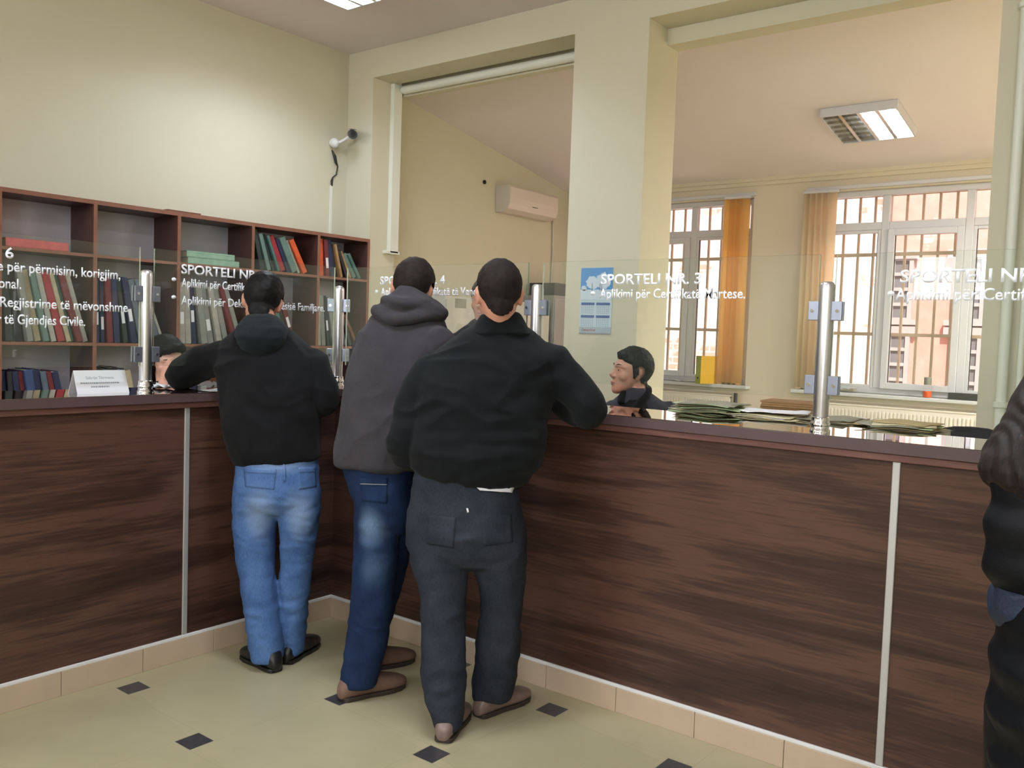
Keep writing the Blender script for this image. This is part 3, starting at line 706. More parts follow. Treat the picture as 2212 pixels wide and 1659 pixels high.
def office_chair(loc, rz, lab, up=0.0):
    r = empty('office_chair', loc, rz); tag(r, lab, 'chair')
    m = MB(); m.box(-.24, .24, -.23, .23, .44, .51); m.build('seat', 'leather', r, bevel=.03, seg=3)
    m = MB(); pts = [(.235 * (abs(math.cos(q)) ** .75) * (1 if math.cos(q) > 0 else -1), .825 + .225 * (abs(math.sin(q)) ** .85) * (1 if math.sin(q) > 0 else -1)) for q in (2 * math.pi * k / 36 for k in range(36))]
    m.prism([(x, .23 + .05 * (1 - (x / .25) ** 2), z + up) for x, z in pts], (0, .06, .0)); m.build('backrest', 'leather', r, bevel=.02, seg=3)
    m = MB(); m.cyl((0, 0, .08), (0, 0, .44), .025); m.build('column', 'chrome', r, smooth=True)
    m = MB(); m.box(-.03, .03, .14, .30, .42, .44); m.box(-.03, .03, .29, .305, .42, .66 + up); m.build('back_support', 'black', r, bevel=.004)
    for k in range(5):
        a = 2 * math.pi * k / 5; m = MB(); m.tube([((0, 0, .09), .02), ((.27 * math.cos(a), .27 * math.sin(a), .06), .015)], 8); lg = m.build('leg', 'black', r, smooth=True)
        m = MB(); c = Vector((.27 * math.cos(a), .27 * math.sin(a), .0265)); t_ = Vector((-math.sin(a), math.cos(a), 0)) * .012; m.cyl(c - t_, c + t_, .026, 14); m.build('caster', 'black', lg, smooth=True)
office_chair((2.70, 0.98, 0), math.radians(12), 'black office chair whose backrest shows above the long counter', .075)
office_chair((-1.00, 3.05, 0), math.radians(60), 'black office chair near the tall grey filing cabinet')
# radiators under the windows
def radiator(x0, x1, lab):
    r = empty('radiator', (x0, YW - .12, 0)); tag(r, lab, 'radiator'); w = x1 - x0
    m = MB(); m.box(0, w, 0, .012, .18, .88); m.box(0, w, .07, .082, .18, .88); m.box(0, w, .012, .07, .20, .86); n = int(w / .034)
    for k in range(n): m.box(k * w / n + .006, k * w / n + .026, -.008, .0, .22, .84)
    m.build('panel', 'radiator', r, bevel=.002, seg=1)
    m = MB(); m.box(-.004, w + .004, -.004, .086, .88, .892)
    m.build('top_grille', 'radiator', r)
    m = MB(); m.cyl((w + .0, .04, .80), (w + .05, .04, .80), .012); m.cyl((w + .05, .04, .80), (w + .05, .04, .92), .02, 14, .017); m.build('valve', 'darkgrey', r, smooth=True)
    m = MB(); m.cyl((w + .05, .045, 0.0), (w + .05, .045, .80), .011); m.build('feed_pipe', 'radiator', r, smooth=True)
    for x in (.15, w - .15):
        m = MB(); m.box(x - .02, x + .02, .01, .06, 0, .2); m.build('foot', 'radiator', r)
radiator(-2.12, -0.50, 'white panel radiator under the window with the orange blind')
radiator(0.42, 2.25, 'white panel radiator under the big window with the jar')
# vertical blinds
def blind(x0, n, step, wv, mat, ang, lab, y=YW - 0.06):
    r = empty('vertical_blind', (x0, y, 1.0)); tag(r, lab, 'blind')
    m = MB(); m.box(-.02, n * step + .03, -.02, .02, 1.955, 1.98); m.build('head_rail', 'pvc', r)
    for k in range(n):
        m = MB(); c, s = math.cos(ang) * wv / 2, math.sin(ang) * wv / 2; x = k * step + step / 2; N = 4
        V = [[m.bm.verts.new((x + c * (q * 2 / N - 1), s * (q * 2 / N - 1) + .006 * (1 - (q * 2 / N - 1) ** 2), z)) for q in range(N + 1)] for z in (.02, 1.955)]
        for q in range(N): m.bm.faces.new((V[0][q], V[0][q + 1], V[1][q + 1], V[1][q]))
        o = m.build('slat', mat, r, smooth=True, fix=False); md = o.modifiers.new('thick', 'SOLIDIFY'); md.thickness = .0008
        m = MB(); m.box(x - c, x + c, -.003 , .003, .005, .02); m.build('weight', mat, o)
blind(-0.66, 4, .058, .105, 'blind_orange', .5, 'orange vertical blind drawn aside at the window behind the clerk')
blind(0.185, 5, .058, .10, 'blind_cream', .62, 'cream vertical blind drawn aside at the big window')
# things on the window sills
r = empty('ring_binder', (-0.78, YW - .062, 1.0005), -.35); tag(r, 'yellow and green ring binder standing on the sill by the orange blind', 'binder')
MT['binder_green'] = plain('binder green', (146, 150, 32), 0.5); MT['binder_yellow'] = plain('binder yellow', (226, 178, 30), 0.5)
m = MB(); m.box(0, .075, -.19, -.187, 0, .295); m.build('spine', 'binder_green', r, bevel=.001)
m = MB(); m.box(0, .003, -.187, .06, 0, .295); m.box(.072, .075, -.187, .06, 0, .295); m.build('cover', 'binder_yellow', r)
m = MB(); m.box(.004, .07, -.18, .05, .003, .28); m.build('page_block', 'paper', r)
m = MB(); m.cyl((.0375, -.1905, .06), (.0375, -.192, .06), .012, 14); m.build('finger_ring', 'black', r)
o = sheet('paper_sheet', (-1.08, YW - .06, 1.0045), .05, .26, .07, 'white paper lying on the sill near the binder', curl=.02)
o = sheet('paper_sheet', (0.62, YW - .06, 1.0045), .1, .30, .075, 'grey paper on the sill beside the cream blind', mat=PM['grey'], curl=.05, seed=2)
r = empty('glass_jar', (1.415, YW - .055, 1.0005)); tag(r, 'small jar of orange liquid on the window sill', 'jar')
MT['orange_liquid'] = plain('orange liquid', (232, 82, 26), 0.2)
m = MB(); m.lathe((0, 0, 0), [(.036, 0), (.040, .01), (.040, .10), (.030, .115), (.028, .12)], 24); m.build('glass_body', 'winglass', r, smooth=True)
m = MB(); m.lathe((0, 0, 0), [(.034, .004), (.037, .012), (.037, .062)], 24); m.build('liquid', 'orange_liquid', r, smooth=True)
m = MB(); m.lathe((0, 0, 0), [(.033, .12), (.033, .185), (.030, .19)], 24); m.build('lid', plain('grey jar lid', (120, 120, 104), 0.5), r, smooth=True)
r = empty('desk_tray', (1.60, YW - .095, 1.0005)); tag(r, 'black plastic tray on the sill of the big window', 'tray')
m = MB(); m.box(0, .34, 0, .004 , 0, .06); m.box(0, .34, .086, .09, 0, .06); m.box(0, .004, .004, .086, 0, .06); m.box(.336, .34, .004, .086, 0, .06); m.box(.004, .336, .004, .086, 0, .004); m.build('tray_wall', 'black', r, bevel=.001, seg=1)
m = MB(); m.box(.01, .33, .01, .08, .005, .05); m.build('dark_folder', 'darkgrey', r)

# ------------------------------------------------------------------ wall fittings
def ac():
    y0, y1, z0, z1 = 4.50, 5.40, 2.76, 3.05
    r = empty('air_conditioner', (-2.69, y0, z0)); tag(r, 'white split air conditioner high on the cream office wall', 'air conditioner')
    prof = [(0.0, .0), (.10, .0), (.17, .035), (.195, .09), (.20, .15), (.19, .26), (.165, .285), (0, .285)]
    m = MB(); m.prism([(0.001 + x, .012, z) for x, z in prof], (0, y1 - y0 - .024, 0)); m.build('body', 'ac', r, bevel=.004)
    for y in (0, y1 - y0 - .012):
        m = MB(); m.prism([(0.001 + x * 1.004, y, z) for x, z in prof], (0, .012, 0)); m.build('end_cap', 'acside', r, bevel=.003)
    m = MB(); m.prism([(.198, .014, .10), (.2035, .014, .15), (.195, .014, .262), (.190, .014, .262)], (0, y1 - y0 - .028, 0)); m.build('front_panel', 'ac', r, bevel=.002)
    m = MB()
    for q in range(3):
        t = .25 + q * .25; m.box(.112 + .07 * t, .116 + .07 * t + .003, .03, y1 - y0 - .03, .010 + .04 * t - .002, .012 + .04 * t + .002)
    m.build('louvre', 'acside', r)
    m = MB(); m.box(.2005, .2045, .40, .50, .092, .098); m.build('badge', 'darkgrey', r)
    o = MB(); o.tube([((-2.675, 5.56, 2.80), .012), ((-2.675, 5.58, 2.4), .012), ((-2.675, 5.56, 1.9), .012)], 10); c = o.build('air_conditioner_hose', 'acside', smooth=True); tag(c, 'pale hose running down the wall from the air conditioner', 'hose')
ac()
r = empty('security_camera', (-2.60, 2.22, 3.06)); tag(r, 'grey security camera on the hall wall beside the partition', 'camera')
m = MB(); m.lathe((0, 0, 0), [(.001, -.04), (.035, -.03), (.045, 0), (.035, .03), (.001, .045)], 18)
for v in m.bm.verts: v.co = Matrix.Rotation(math.pi / 2, 3, 'Y') @ v.co + Vector((-.05, 0, 0))
m.build('wall_bracket', 'white', r, smooth=True)
m = MB(); m.tube([((-.05, 0, 0), .014), ((-.01, .03, .01), .012), ((.06, .06, .05), .012)], 10); m.build('arm', 'white', r, smooth=True)
a_ = Vector((.09, .075, .075)); b_ = a_ + Vector((.10, -.08, -.03))
m = MB(); m.cyl(a_ - (b_ - a_) * .5, b_, .038, 24); h_ = m.build('housing', 'darkgrey', r, smooth=True)
m = MB(); m.cyl(b_, b_ + (b_ - a_) * .03, .022, 20); m.build('lens', 'black', h_, smooth=True)
m = MB(); m.obox((a_ + b_) / 2 + Vector((0, 0, .043)), (.05, .24, .004), Vector((b_ - a_)).to_track_quat('Y', 'Z').to_matrix()); m.build('sunshade', 'darkgrey', h_)
m = MB(); m.tube([((-2.678, 2.22, 3.0), .006), ((-2.66, 2.235, 2.95), .014), ((-2.66, 2.25, 2.90), .012), ((-2.665, 2.275, 2.87), .006), ((-2.675, 2.27, 2.80), .006), ((-2.68, 2.235, 2.77), .006), ((-2.68, 2.225, 2.74), .011), ((-2.68, 2.225, 2.70), .010)], 8); o = m.build('camera_cable', 'black', smooth=True); tag(o, 'black looped cable hanging under the security camera', 'cable')
m = MB(); m.box(-2.69, -2.676, 2.212, 2.232, 2.24, 2.70); o = m.build('cable_conduit', 'trimwhite'); tag(o, 'thin white cable conduit running down to the bookshelf', 'conduit')
m = MB(); m.cyl((-2.69, 4.30, 3.05), (-2.675, 4.30, 3.05), .022, 9); o = m.build('wall_plug', 'black'); tag(o, 'small black plug hole in the cream wall by the air conditioner', 'plug')
m = MB(); m.tube([((-2.30, YB + .30, 3.575), .035), ((-0.31, YB + .30, 3.575), .035)], 16); o = m.build('roller_tube', 'trimwhite', smooth=True); tag(o, 'white roller tube under the beam of the wide opening', 'roller tube')
# pipes on the pier
for k, (x, rr, lb) in enumerate(((2.575, .026, 'thick white heating pipe running up the pier'), (2.655, .016, 'thin white heating pipe running up the pier'))):
    r = empty('heating_pipe', (x, YB - .045, 0)); tag(r, lb, 'pipe', 'heating pipes')
    m = MB(); m.cyl((0, 0, 0), (0, 0, 3.82), rr, 18); m.build('pipe', 'pipe', r, smooth=True)
    for z in (1.17, 3.25):
        m = MB(); m.lathe((0, 0, z), [(rr + .001, -.016), (rr + .012, -.012), (rr + .012, .012), (rr + .001, .016)], 18); m.build('joint', 'pipe', r, smooth=True)
# calendar on the column
r = empty('wall_calendar', (-0.152, YB - .0005, 1.478)); tag(r, 'blue and white wall calendar hanging on the column', 'calendar')
cw, chh = .268, .470
MT['cal_blue'] = plain('calendar sky blue', (84, 148, 210), 0.6, var=.08, vscale=8); MT['cal_snow'] = plain('calendar snow', (206, 220, 232), 0.6, var=.03); MT['cal_grey'] = plain('calendar grey strip', (172, 184, 196), 0.6, var=.02)
MT['cal_paper'] = plain('calendar paper', (196, 214, 222), 0.6, var=.01)
m = MB(); m.box(0, cw, -.003, 0, 0, chh); m.build('backing', 'cal_paper', r)
m = MB(); m.box(.001, cw - .001, -.0045, -.003, .31, chh - .001); ph = m.build('photo_sheet', 'cal_blue', r)
m = MB(); m.box(.001, cw - .001, -.0050, -.0045, .24, .315); m.build('snow_field', 'cal_snow', ph)
def flat_blob(cx, cz, rx, rz, mat, nm, dy, seed, n=40):
    m = MB(); P = []
    for k in range(n):
        a = 2 * math.pi * k / n; q = 1 + .22 * noise.noise(Vector((math.cos(a) * 3, math.sin(a) * 3, seed)))
        P.append((min(cw - .002, cx + rx * q * math.cos(a)), -.0046 - dy, cz + rz * q * math.sin(a)))
    m.prism(P, (0, -.0004, 0)); m.build(nm, mat, ph)
flat_blob(.105, .365, .055, .045, 'cal_snow', 'frosted_tree', 0, 1); flat_blob(.19, .375, .062, .058, 'cal_snow', 'frosted_tree', .0003, 5); flat_blob(.03, .325, .022, .018, 'cal_snow', 'frosted_tree', 0, 9)
for x in (.10, .165, .18):
    m = MB(); m.box(x - .002, x + .002, -.0056, -.0052, .305, .36); m.build('tree_trunk', 'darkgrey', ph)
for ix, x in enumerate((.012, .140)):
    for iz, z in enumerate((.205, .115)):
        m = MB(); m.box(x, x + .112, -.0045, -.003, z, z + .018); hd = m.build('month_header', 'blueprint', r)
        m = MB()
        for a in range(7):
            for b in range(5): m.box(x + .004 + a * .0155, x + .011 + a * .0155, -.0038, -.003, z - .010 - b * .0125, z - .004 - b * .0125)
        m.build('day_grid', plain('calendar day print', (150, 166, 190), .7), r)
m = MB(); m.box(.001, cw - .001, -.0048, -.003, .008, .05); bs = m.build('logo_strip', 'cal_grey', r)
m = MB(); m.box(.001, cw - .001, -.0055, -.003, 0, .007); m.build('bottom_bar', 'greyprint', r)
m = text_mesh('InterGraf', .095, .016, .01, .0004)
for v in m.bm.verts: v.co = Vector((v.co.x + .045, -.0049 - v.co.z, v.co.y + .020))
m.build('logo_lettering', 'redprint', bs)
m = MB(); m._sweep([(Vector((.031 + .008 * math.cos(t), -.0052, .028 + .008 * math.sin(t))), .0022) for t in (2 * math.pi * k / 16 for k in range(17))], 6); m.build('logo_ring', 'greyprint', bs)

# ------------------------------------------------------------------ ceiling lamps
def lamp(loc, half_on, lab, tilt=0.0, on=(False, False, True, True), w=.61, l=.62, energy=0):
    r = empty('ceiling_lamp', loc); r.rotation_euler = (-tilt, 0, 0); tag(r, lab, 'lamp'); H = .075
    m = MB(); t = .012
    m.box(-w / 2, w / 2, -l / 2, l / 2, -.008, 0); m.box(-w / 2, -w / 2 + t, -l / 2, l / 2, -H, -.008); m.box(w / 2 - t, w / 2, -l / 2, l / 2, -H, -.008)
    m.box(-w / 2 + t, w / 2 - t, -l / 2, -l / 2 + t, -H, -.008); m.box(-w / 2 + t, w / 2 - t, l / 2 - t, l / 2, -H, -.008); m.build('housing', 'pvc', r, bevel=.002)
    W4 = (w - 2 * t) / 4
    for k in range(4):
        x = -w / 2 + t + W4 * (k + .5)
        m = MB(); m.cyl((x, -l / 2 + .03, -.035), (x, l / 2 - .03, -.035), .013, 14); m.build('tube_lit' if on[k] else 'tube', 'tube_on' if on[k] else 'tube_off', r, smooth=True)
    m = MB()
    for k in range(5):
        x = -w / 2 + t + W4 * k; m.prism([(x - .014, -l / 2 + t, -H + .002), (x + .014, -l / 2 + t, -H + .002), (x + .004, -l / 2 + t, -.02), (x - .004, -l / 2 + t, -.02)], (0, l - 2 * t, 0)) if 0 < k < 4 else None
    for q in range(6):
        y = -l / 2 + t + (l - 2 * t) * (q + .5) / 6
        m.box(-w / 2 + t, w / 2 - t, y - .0015, y + .0015, -H + .002, -.05)
    m.build('louvre', 'louvre', r)
    return r
ym = 4.77
lamp((1.09, ym, za(ym) - .002), True, 'square louvred ceiling lamp on the sloping office ceiling, half of it lit', tilt=math.atan(.1736))
lamp((3.6, ym, za(ym) - .002), True, 'added unseen square louvred ceiling lamp on the office ceiling hidden by the pier', tilt=math.atan(.1736), on=(True,) * 4)  # unseen lamp added to brighten the office
lamp((5.4, ym, za(ym) - .002), True, 'added unseen square louvred ceiling lamp deepest in the hidden end of the office', tilt=math.atan(.1736), on=(True,) * 4)  # second lamp added out of view for more office light
light('lamp_glow', 'AREA', (5.4, ym, za(ym) - .10), 85, (1.0, 0.94, 0.90), shape='RECTANGLE', size=.56, size_y=.56)  # area fills added under both unseen office lamps
light('lamp_glow', 'AREA', (3.6, ym, za(ym) - .10), 100, (1.0, 0.94, 0.90), shape='RECTANGLE', size=.56, size_y=.56)
for k, (x, y) in enumerate(((-1.41, 1.21), (1.5, -0.9), (4.3, -3.6), (-0.6, -3.6))):
    lamp((x, y, 3.869), False, ('lit square louvred lamp on the hall ceiling near the bookshelf wall', 'lit square louvred lamp on the hall ceiling over the waiting men', 'lit square louvred lamp on the hall ceiling behind the photographer', 'lit square louvred lamp on the hall ceiling by the side counter')[k], on=(True,) * 4)
    light('lamp_glow', 'AREA', (x, y, 3.785), (6, 14, 14, 12)[k], (0.98, 0.985, 1.0), shape='RECTANGLE', size=.56, size_y=.56)
# ------------------------------------------------------------------ people
def m_skin(name, c):
    t = NT(name); b = t.b; vec = t.coord((1, 1, 1))
    t.link(t.ramp(t.noise(vec, 28, 4), [(0.3, rgba(c, 0.92)), (0.7, rgba(tuple(min(255, v * q) for v, q in zip(c, (1.04, .97, .95)))))]), b.inputs['Base Color'])
    b.inputs['Roughness'].default_value = 0.5; b.inputs['Subsurface Weight'].default_value = 0.08; b.inputs['Subsurface Radius'].default_value = (0.02, 0.008, 0.005)
    t.bump(t.noise(vec, 260, 3), 0.06, 0.002); return t.m
MT['skin'] = m_skin('skin', (200, 150, 128)); MT['lips'] = m_skin('lips', (172, 104, 96)); MT['skin_light'] = m_skin('skin light', (208, 164, 146))
def m_cloth(name, c, c2, scale=420, rough=0.9, big=7, sheen=0.04):
    t = NT(name); b = t.b; vec = t.coord((1, 1, 1))
    f = t.math('ADD', t.math('MULTIPLY', t.noise(vec, big, 5), 0.55), t.math('MULTIPLY', t.noise(vec, scale, 2), 0.45))
    t.link(t.ramp(f, [(0.3, rgba(c)), (0.7, rgba(c2))]), b.inputs['Base Color'])
    b.inputs['Roughness'].default_value = rough; b.inputs['Specular IOR Level'].default_value = 0.15
    b.inputs['Sheen Weight'].default_value = sheen; b.inputs['Sheen Roughness'].default_value = 0.6
    t.bump(t.noise(vec, scale, 3), 0.25, 0.0015); return t.m
def m_denim(name, c, c2, fade, spots):
    """spots: list of (centre, radius xyz, strength) of worn-in fading, in the garment's own space"""
    t = NT(name); b = t.b; vec = t.coord((1, 1, 1))
    v2 = t.coord((60, 60, 9)); f = t.math('ADD', t.math('MULTIPLY', t.noise(vec, 9, 5), 0.5), t.math('MULTIPLY', t.noise(v2, 7, 3), 0.5))
    col = t.ramp(f, [(0.3, rgba(c)), (0.7, rgba(c2))])
    tc = t.node('ShaderNodeTexCoord')
    for (p, rad, st) in spots:
        vm = t.node('ShaderNodeVectorMath', operation='SUBTRACT'); t.link(tc.outputs['Object'], vm.inputs[0]); vm.inputs[1].default_value = p
        vd = t.node('ShaderNodeVectorMath', operation='DIVIDE'); t.link(vm.outputs[0], vd.inputs[0]); vd.inputs[1].default_value = rad
        ln = t.node('ShaderNodeVectorMath', operation='LENGTH'); t.link(vd.outputs[0], ln.inputs[0])
        mr = t.node('ShaderNodeMapRange', interpolation_type='SMOOTHSTEP'); t.link(ln.outputs['Value'], mr.inputs[0]); mr.inputs[1].default_value = 1.0; mr.inputs[2].default_value = 0.0; mr.inputs[3].default_value = 0.0; mr.inputs[4].default_value = st
        ff = t.math('MULTIPLY', mr.outputs[0], t.math('ADD', 0.6, t.math('MULTIPLY', t.noise(v2, 5, 3), 0.8)))
        col = t.mix(ff, col, rgba(fade))
    t.link(col, b.inputs['Base Color']); b.inputs['Roughness'].default_value = 0.92; b.inputs['Specular IOR Level'].default_value = 0.12
    t.bump(t.noise(vec, 380, 3), 0.2, 0.0015); return t.m
MT['hair_black'] = m_cloth('black hair', (7, 7, 8), (22, 19, 19), 300, 0.55, 30, 0.0)
def m_strands(name, c, c2):
    t = NT(name); b = t.b; vec = t.coord((170, 170, 5))
    t.link(t.ramp(t.noise(vec, 1.0, 4, 0.6, 0.3), [(0.3, rgba(c)), (0.72, rgba(c2))]), b.inputs['Base Color'])
    b.inputs['Roughness'].default_value = 0.55; b.inputs['Specular IOR Level'].default_value = 0.22
    t.bump(t.noise(vec, 1.0, 4), 0.5, 0.003); return t.m
MT['hair_brown'] = m_strands('dark brown long hair', (12, 9, 9), (44, 34, 31))
MT['hair_crop'] = m_cloth('cropped dark hair', (18, 15, 15), (48, 40, 37), 700, 0.75, 40, 0.0)
MT['jacket_black'] = m_cloth('black wool jacket', (8, 10, 12), (18, 22, 25))
MT['hoodie_black'] = m_cloth('black fleece', (8, 8, 10), (18, 19, 22))
MT['hood_dark'] = m_cloth('dark grey fleece hood', (14, 20, 24), (29, 36, 41))
MT['jacket_grey'] = m_cloth('charcoal fleece', (42, 40, 44), (66, 63, 67))
MT['trouser_grey'] = m_denim('dark grey denim', (32, 36, 44), (56, 60, 70), (92, 94, 98), [])
MT['coat_black'] = m_cloth('black quilted coat', (6, 7, 10), (15, 17, 22), 300, 0.5, 5, 0.0)
MT['coat_navy'] = m_cloth('navy lining', (28, 34, 50), (50, 58, 76), 300, 0.5, 5, 0.0)
MT['clerk_jacket'] = m_cloth('dark grey clerk jacket', (44, 44, 50), (66, 66, 72))
MT['clerk_collar'] = m_cloth('black collar', (12, 12, 14), (22, 22, 25))
MT['blouse_white'] = m_cloth('white blouse', (206, 208, 216), (228, 230, 236))
MT['shirt_white'] = m_cloth('white shirt', (214, 216, 226), (234, 236, 242))
MT['shoe_black'] = plain('black leather', (22, 22, 24), 0.4, bump=.1)
MT['shoe_brown'] = plain('brown suede', (116, 90, 76), 0.7, var=.15, vscale=20, bump=.15)
MT['shoe_taupe'] = plain('taupe leather', (124, 104, 98), 0.38, var=.1, vscale=20, bump=.1)
MT['sole_dark'] = plain('dark shoe sole', (52, 42, 38), 0.6)
MT['eye_white'] = plain('eye white', (222, 218, 212), 0.2); MT['iris'] = plain('brown iris', (46, 30, 24), 0.2)
MT['thread'] = plain('seam thread', (120, 120, 118), 0.8)

def hdir(v):
    v = Vector((v.x, v.y, 0)); return v.normalized()
class Ring:
    """oval cross-section given by its two silhouette points (picture x, y, distance) and half depth"""
    def __init__(s, a, b, hd, twist=0.0):
        A, B = W(*a), W(*b); s.c = (A + B) / 2; s.l = (B - A) / 2; s.a = s.l.length
        f = hdir(s.c - CAM); q = Vector((s.l.x, s.l.y, 0)).normalized(); s.d = Vector((-q.y, q.x, 0))
        if s.d.dot(f) < 0: s.d = -s.d
        s.l = s.l.normalized(); s.b = hd
        if twist:
            R = Matrix.Rotation(twist, 3, 'Z'); s.l = R @ s.l; s.d = R @ s.d
def px_ring(y, xl, xr, w, hd, y2=None, off=0.0):
    r = Ring((xl, y, w), (xr, y2 if y2 is not None else y, w), hd); r.c = r.c + r.d * off; return r
def loft(bm, rings, n=28, inset=0.0, p=2.3, cap=0.5, cap2=None):
    rows = []
    def pt(r, t, sc=1.0, push=None):
        c, s = math.cos(t), math.sin(t); k = (abs(c) ** p + abs(s) ** p) ** (-1 / p)
        return r.c + r.l * (max(.012, r.a - inset) * k * c * sc) + r.d * (max(.012, r.b - inset) * k * s * sc) + (push or Vector())
    ext = []
    for r, q, cp in ((rings[0], rings[1], cap), (rings[-1], rings[-2], cap if cap2 is None else cap2)):
        ax = (r.c - q.c).normalized(); ext.append([(0.35, ax * min(r.a, r.b) * cp), (0.75, ax * min(r.a, r.b) * cp * .7)])
    T = [2 * math.pi * k / n for k in range(n)]
    for sc, ps in ext[0]: rows.append([bm.verts.new(pt(rings[0], t, sc, ps)) for t in T])
    for r in rings: rows.append([bm.verts.new(pt(r, t)) for t in T])
    for sc, ps in reversed(ext[1]): rows.append([bm.verts.new(pt(rings[-1], t, sc, ps)) for t in T])
    for A, B in zip(rows, rows[1:]):
        for k in range(n): bm.faces.new((A[k], A[(k + 1) % n], B[(k + 1) % n], B[k]))
    bm.faces.new(list(reversed(rows[0]))); bm.faces.new(rows[-1])
def limb(bm, pts, inset=0.0, n=16):
    """pts (Vector, radius), resampled smoothly"""
    P = [(Vector(p), max(.01, r - inset)) for p, r in pts]
    out = []
    for i in range(len(P) - 1):
        p0 = P[max(0, i - 1)]; p1 = P[i]; p2 = P[i + 1]; p3 = P[min(len(P) - 1, i + 2)]
        for k in range(5):
            t = k / 5
            def cr(a, b, c, d): return 0.5 * ((2 * b) + (c - a) * t + (2 * a - 5 * b + 4 * c - d) * t * t + (3 * b - a - 3 * c + d) * t ** 3)
            out.append((cr(p0[0], p1[0], p2[0], p3[0]), p1[1] + (p2[1] - p1[1]) * (t * t * (3 - 2 * t))))
    out.append(P[-1]); m = MB(); m.bm.free(); m.bm = bm; m.tube(out, n)
def fuse(bm, voxel, smooth=2, disp=None):
    """one continuous surface out of overlapping closed shells"""
    bmesh.ops.recalc_face_normals(bm, faces=bm.faces)
    me = bpy.data.meshes.new('fuse'); bm.to_mesh(me); bm.free()
    o = bpy.data.objects.new('fuse', me); COL.objects.link(o)
    md = o.modifiers.new('r', 'REMESH'); md.mode = 'VOXEL'; md.voxel_size = voxel
    dg = bpy.context.evaluated_depsgraph_get(); m2 = bpy.data.meshes.new_from_object(o.evaluated_get(dg))
    bpy.data.objects.remove(o); bpy.data.meshes.remove(me)
    bm = bmesh.new(); bm.from_mesh(m2); bpy.data.meshes.remove(m2)
    for _ in range(smooth): bmesh.ops.smooth_vert(bm, verts=bm.verts, factor=0.5, use_axis_x=True, use_axis_y=True, use_axis_z=True)
    bm.normal_update()
    if disp:
        for v, dv in [(v, disp(v.co, v.normal)) for v in bm.verts]: v.co += v.normal * dv
    mb = MB(); mb.bm.free(); mb.bm = bm; return mb
def folds(amp, scale, stretch=(1, 1, 1), seed=0, fine=0.3):
    def f(co, no):
        q = Vector((co.x * stretch[0], co.y * stretch[1], co.z * stretch[2])) * scale + Vector((seed, seed * .7, seed * .3))
        a = noise.noise(q + Vector((0, 0, noise.noise(q * .6) * 1.2)))
        return amp * ((1 - abs(a) * 2.2) * .6 + fine * noise.noise(q * 2.3))
    return f
SK = dict(rx=.076, ry=.098, rz=.092)
def head_frame(c, fwd, up):
    f = Vector(fwd).normalized(); u = Vector(up); u = (u - f * u.dot(f)).normalized(); r = f.cross(u)
    return Vector(c), mat3(r, f, u)
def head_parts(bm, c, R, scale=1.0, neck_to=None, nose=1.0):
    """head in its own frame: x to its own side, y forward, z up; origin mid-head, chin -0.118, crown 0.122"""
    s = scale; P = lambda x, y, z: c + R @ (Vector((x, y, z)) * s)
    m = MB(); m.bm.free(); m.bm = bm
    m.ell(P(0, -.012, .03), (SK['rx'] * s, SK['ry'] * s, SK['rz'] * s), R, 28)
    class Q: pass
    rings = []
    for z, y, a, b in ((-.116, .064, .024, .020), (-.104, .055, .040, .036), (-.082, .036, .053, .055), (-.05, .022, .063, .070), (-.01, .014, .068, .079), (.03, .006, .072, .086), (.07, -.004, .066, .078)):
        q = Q(); q.c = P(0, y, z); q.l = R @ Vector((1, 0, 0)); q.d = R @ Vector((0, 1, 0)); q.a = a * s; q.b = b * s; rings.append(q)
    loft(bm, rings, 24, p=2.2, cap=.4)
    T = lambda pts, n=10: m.tube([(P(*p), r * s) for p, r in pts], n)
    T([((0, .086, .018), .008), ((0, .098, -.006), .010), ((0, .108 + .004 * (nose - 1), -.026), .0125), ((0, .100, -.036), .010)])
    for x in (-1, 1):
        m.ell(P(x * .013, .096, -.031), (.009 * s, .011 * s, .008 * s), R, 10)
        T([((x * .010, .092, .024), .008), ((x * .034, .085, .030), .0095), ((x * .056, .062, .022), .008)])
        m.ell(P(x * .040, .054, -.026), (.030 * s, .028 * s, .030 * s), R, 16)
        T([((x * .017, .0765, .007), .0045), ((x * .032, .0840, .0115), .0052), ((x * .047, .0740, .006), .0045)], 8); T([((x * .017, .0765, .001), .004), ((x * .032, .0815, -.0055), .0048), ((x * .047, .0735, .000), .004)], 8)
        # ear
        e0 = P(x * .078, -.012, -.002); Rm = R @ Matrix.Rotation(x * -.35, 3, 'Z')
        m.ell(e0, (.009 * s, .020 * s, .033 * s), Rm, 14); m.ell(P(x * .082, -.020, .008), (.008 * s, .015 * s, .022 * s), Rm, 12); m.ell(P(x * .078, -.006, -.027), (.008 * s, .011 * s, .011 * s), Rm, 10)
    T([((-.024, .082, -.064), .006), ((-.008, .092, -.061), .0085), ((.008, .092, -.061), .0085), ((.024, .082, -.064), .006)], 8)
    T([((-.020, .082, -.071), .006), ((0, .091, -.074), .009), ((.020, .082, -.071), .006)], 8)
    m.ell(P(0, .074, -.104), (.022 * s, .018 * s, .016 * s), R, 12)
    nk = Vector(neck_to) if neck_to is not None else P(0, -.05, -.20)
    a = P(0, -.028, -.045); mid = a.lerp(nk, .55)
    m.tube([(a, .056 * s), (mid, .055 * s), (nk, .064 * s)], 18)
